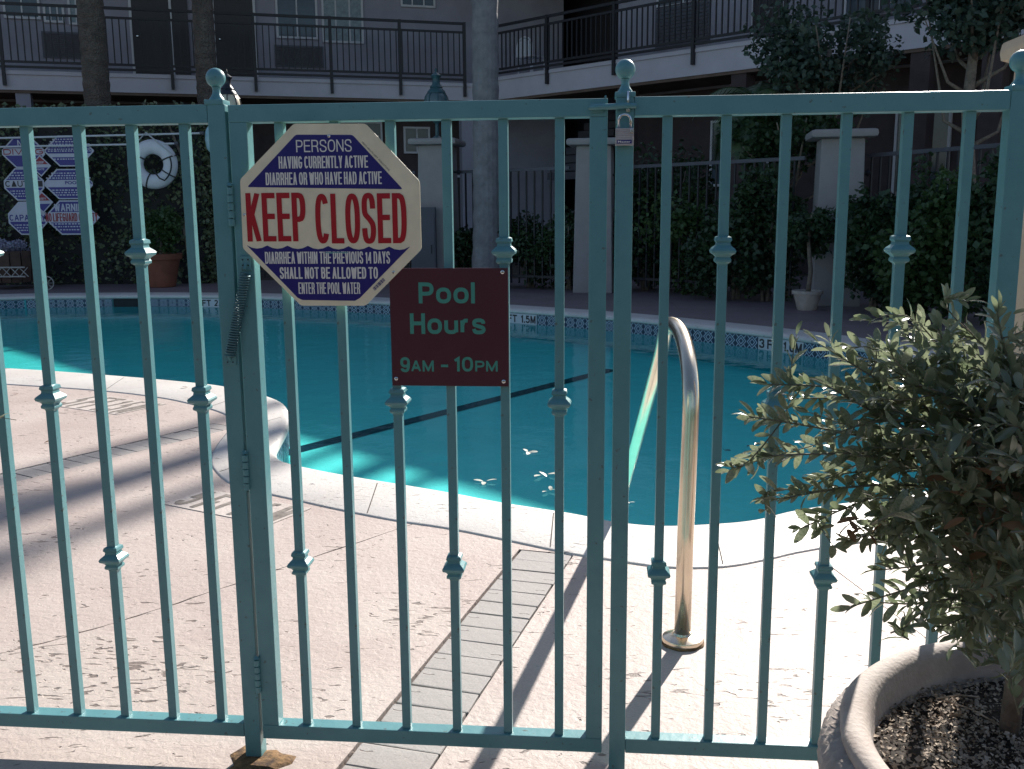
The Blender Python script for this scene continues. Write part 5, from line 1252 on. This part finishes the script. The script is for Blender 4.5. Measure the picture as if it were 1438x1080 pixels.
TX, TY = G(1416, 1033, SOILZ).xy
ol = thing('olive_tree', 'small olive tree with grey green leaves growing in the braided planter bowl', 'tree', (TX, TY, SOILZ))
TB = Vector((TX, TY, SOILZ))
mb = MB(); tk = [Vector((0, 0, -.02)), Vector((.004, 0, .12)), Vector((-.002, .01, .26)), Vector((.01, 0, .42)), Vector((.0, .01, .60))]
mb.tube(tk, [.0165, .0145, .013, .010, .005], 12); mb.build('trunk', M['bark'], ol, smooth=True)
twm = MB(); leaves = []     # (pos, dir, normal, size)
def grow(a, b_, r0, r1, sag=.0, n=6):
    pts = []; w = Vector((rnd.gauss(0, .02), rnd.gauss(0, .02), rnd.gauss(0, .02)))
    for k in range(n+1):
        t_ = k/n; p = a.lerp(b_, t_)+w*math.sin(math.pi*t_)*1.2+Vector((0, 0, -sag*math.sin(math.pi*t_))); pts.append(p)
    twm.tube(pts, [r0+(r1-r0)*k/n for k in range(n+1)], 5); return pts
def leafy(pts, step=.015, start=.25, ls=.040):
    L_ = sum((pts[i+1]-pts[i]).length for i in range(len(pts)-1)); n = max(3, int(L_/step)); az = rnd.uniform(0, 3)
    for k in range(n+1):
        t_ = start+(1-start)*k/n; f_ = t_*(len(pts)-1); i = min(int(f_), len(pts)-2); p = pts[i].lerp(pts[i+1], f_-i); d = (pts[i+1]-pts[i]).normalized()
        u = d.cross(Vector((0, 0, 1)));
        if u.length < .1: u = Vector((1, 0, 0))
        u.normalize(); v = d.cross(u); az += 1.57+rnd.uniform(-.3, .3)
        for sgn in (0, math.pi):
            if rnd.random() < .10: continue
            s = u*math.cos(az+sgn)+v*math.sin(az+sgn); sp = rnd.uniform(.7, 1.3) if k < n else .25
            dr = (d+s*sp+Vector((rnd.gauss(0, .18), rnd.gauss(0, .18), rnd.gauss(0, .18)+.12))).normalized()
            nm = (dr.cross(s.cross(dr))*-.3+Vector((rnd.gauss(0, .55), rnd.gauss(0, .55), rnd.gauss(.75, .4)))); nm = (nm-dr*nm.dot(dr)).normalized()
            leaves.append((p, dr, nm, ls*rnd.uniform(.65, 1.2)))
def Lc(px, py, Y): return D(px, py, Y)-TB
LSC = .82
tips = [(1052, 585, 1.42), (1078, 540, 1.45), (1085, 640, 1.40), (1100, 700, 1.42), (1118, 560, 1.50), (1125, 742, 1.42), (1150, 482, 1.48), (1160, 540, 1.38), (1170, 610, 1.36), (1150, 670, 1.45),
        (1205, 500, 1.52), (1215, 560, 1.42), (1205, 640, 1.36), (1230, 700, 1.40), (1195, 760, 1.42), (1268, 462, 1.50), (1255, 520, 1.40), (1295, 480, 1.55), (1318, 462, 1.44), (1290, 540, 1.36), (1265, 600, 1.33),
        (1345, 470, 1.50), (1375, 500, 1.42), (1350, 560, 1.35), (1330, 620, 1.32), (1400, 440, 1.42), (1430, 480, 1.40), (1420, 560, 1.33), (1445, 620, 1.30), (1195, 852, 1.44), (1240, 800, 1.40), (1225, 845, 1.48),
        (1265, 760, 1.34), (1300, 700, 1.30), (1290, 840, 1.42), (1325, 880, 1.40), (1350, 800, 1.33), (1380, 870, 1.36), (1400, 900, 1.42), (1400, 760, 1.30), (1440, 820, 1.34), (1470, 700, 1.35), (1475, 560, 1.4), (1360, 690, 1.27),
        (1410, 660, 1.26), (1345, 740, 1.55), (1300, 620, 1.6), (1400, 560, 1.65), (1380, 800, 1.6), (1310, 800, 1.55), (1440, 900, 1.45), (1360, 920, 1.45), (1500, 800, 1.5), (1520, 650, 1.5), (1560, 720, 1.4)]
for (px, py, Y) in tips:
    tp = Lc(px, py, Y); t0 = .28+.30*min(1, max(0, (tp.z-.15)/.55))*rnd.uniform(.7, 1.0); base = Vector((0, .003, t0-.02))
    if tp.z < .3: base.z = min(base.z, .33)
    pts = grow(base, tp, .0035, .0011, sag=-.03 if px < 1200 else .0, n=8)
    leafy(pts, .017, .35, .034)
    Lb = (tp-base).length
    for k in range(int((1 if px < 1240 else 2)+Lb*(5 if px < 1240 else 7))):
        i = rnd.randrange(2, 8); p0 = pts[i]; d = (pts[min(i+1, 8)]-pts[i-1]).normalized()
        q = p0+(d*.7+Vector((rnd.gauss(0, .6), rnd.gauss(0, .6), rnd.gauss(.12, .5)))).normalized()*rnd.uniform(.05, .13)
        if q.x+TX < .30: continue
        leafy(grow(p0, q, .0014, .0007, n=4), .015, .15, .031)
# crown fill on the right
for k in range(110):
    px, py = rnd.gauss(1420, 70), rnd.gauss(700, 135)
    if px < 1290 or py < 500 or py > 930: continue
    q = Lc(px, py, rnd.uniform(1.25, 1.7)); p0 = q+Vector((rnd.gauss(0, .07), rnd.gauss(0, .07), rnd.uniform(-.10, .02)))
    leafy(grow(p0, q, .0016, .0007, n=4), .014, .05, .034)
twm.build('twigs', M['twig'], ol, smooth=True)['kind'] = 'stuff'
LV, LF = leaf_geo('lance')
lm = npmesh('leaf', LV, LF, M['olive'], 4)
def lkey(l):
    w = l[0]+TB; dd = (w-Vector((0, 0, EYE))).length; sx = w.x/ w.y*FPX+719
    return (0 if 1030 < sx < 1438 else 1, -l[3]/dd - (0.01 if sx < 1300 else 0))
leaves.sort(key=lkey)
for (p, dr, nm, s) in leaves[:300]:
    x = dr.cross(nm); mtx = Matrix(((x.x*s, dr.x*s, nm.x*s, p.x), (x.y*s, dr.y*s, nm.y*s, p.y), (x.z*s, dr.z*s, nm.z*s, p.z), (0, 0, 0, 1)))
    o = link('leaf', lm, ol); o.matrix_local = mtx
rest = leaves[300:]
Pn = np.array([l[0][:] for l in rest]); Tn = np.array([l[1][:] for l in rest]); Nn = np.array([l[2][:] for l in rest]); Xn = np.cross(Tn, Nn); Sn = np.array([l[3] for l in rest])
lv = link('foliage', scatter(Pn, Sn, M['olive'], 'foliage', 'lance', frames=(Xn, Tn, Nn)), ol); lv['kind'] = 'stuff'
# dry curled leaves inside the crown
dl = []
for k in range(60):
    q = Lc(rnd.gauss(1385, 30), rnd.gauss(715, 45), rnd.uniform(1.27, 1.4)); dl.append(q[:])
for k in range(10): dl.append(Lc(rnd.gauss(1212, 12), rnd.gauss(735, 9), 1.40)[:])
lv = link('dry_leaves', scatter(np.array(dl), .032*rng.uniform(.7, 1.3, len(dl)), M['deadleaf'], 'dry_leaves', 'lance'), ol); lv['kind'] = 'stuff'
print('olive leaves', len(leaves))
# neighbouring olive sprig reaching in from the left
t2 = thing('olive_tree', 'sprig of a second olive tree poking in at the left edge', 'tree', (-1.10, 1.75, .0))
twm = MB(); leaves = []
tipq = D(20, 590, 1.75)-Vector((-1.10, 1.75, 0)); b0 = Vector((-.10, .02, .78))
MB().tube([(-.12, 0, 0), (-.11, 0, .4), (-.10, .02, .8), (-.12, 0, 1.1)], [.02, .017, .013, .006], 8).build('trunk', M['bark'], t2, smooth=True)
leafy(grow(b0, D(-6, 592, 1.75)-Vector((-1.10, 1.75, 0)), .003, .001), .016, .1, .03)
for k in range(20): leafy(grow(b0, b0+Vector((rnd.uniform(-.45, -.05), rnd.gauss(0, .15), rnd.uniform(-.2, .4))), .003, .001), .016, .2, .04)
twm.build('twigs', M['twig'], t2)['kind'] = 'stuff'
twm2 = MB(); twm2.tube([D(0, 586, 1.75)-Vector((-1.10, 1.75, 0)), tipq+Vector((.004, 0, .0))], .0006, 4); twm2.build('bare_twig', M['twig'], t2)
lv = link('foliage', scatter(np.array([l[0][:] for l in leaves]), np.array([l[3] for l in leaves]), M['olive'], 'foliage', 'lance', frames=(np.cross([l[1][:] for l in leaves], [l[2][:] for l in leaves]), np.array([l[1][:] for l in leaves]), np.array([l[2][:] for l in leaves]))), t2); lv['kind'] = 'stuff'

# ------------------------------------------------------------------ leaves afloat and litter on the deck
for i, (px, py, w, mt_, lb) in enumerate(((680, 677, .06, 'fleaf', 'pale curled leaf floating near the coping left of the pair'), (765, 668, .07, 'fleaf', 'largest pale leaf cluster floating in the middle of the pool'), (771, 690, .05, 'fleaf', 'small pale leaf floating just nearer than the largest cluster'),
        (742, 635, .06, 'fleaf', 'pale leaf floating farthest out behind the gate'), (884, 707, .03, 'fleaf', 'tiny pale leaf floating beside the latch post'), (1019, 632, .05, 'rope', 'dark leaf floating right of the handrail'), (1056, 626, .06, 'rope', 'dark leaf floating left of the olive branches'))):
    q = G(px, py, WATER_Z+.002); t = thing('floating_leaf', lb, 'leaf', q[:], rnd.uniform(0, 3), 'leaves floating on the pool')
    LV2, LF2 = leaf_geo('lance')
    for k in range(3 if mt_ == 'fleaf' else 2):
        me = npmesh('leaf_blade', LV2*np.array([w*1.3, w, w*.6])+np.array([rnd.uniform(-.3, .3)*w, rnd.uniform(-.3, .3)*w, .002+.002*k]), LF2, M[mt_], 4); o = link('leaf_blade', me, t); o.rotation_euler = (rnd.uniform(-.1, .2), rnd.uniform(-.3, .3), k*1.9)
for (px, py, lb) in ((26, 553, 'tiny yellow leaf on the left deck'), (263, 544, 'dark dry leaf lying on the left coping'), (62, 622, 'dark dry leaf lying on the shaded left deck')):
    q = G(px, py, .009 if py == 544 else .003); o = link('fallen_leaf', npmesh('fallen_leaf', leaf_geo('lance')[0]*.05, leaf_geo('lance')[1], M['deadleaf'], 4)); o.location = q; o.rotation_euler = (.1, .2, rnd.uniform(0, 6)); tag(o, lb, 'leaf')
print('objects', len(bpy.data.objects))
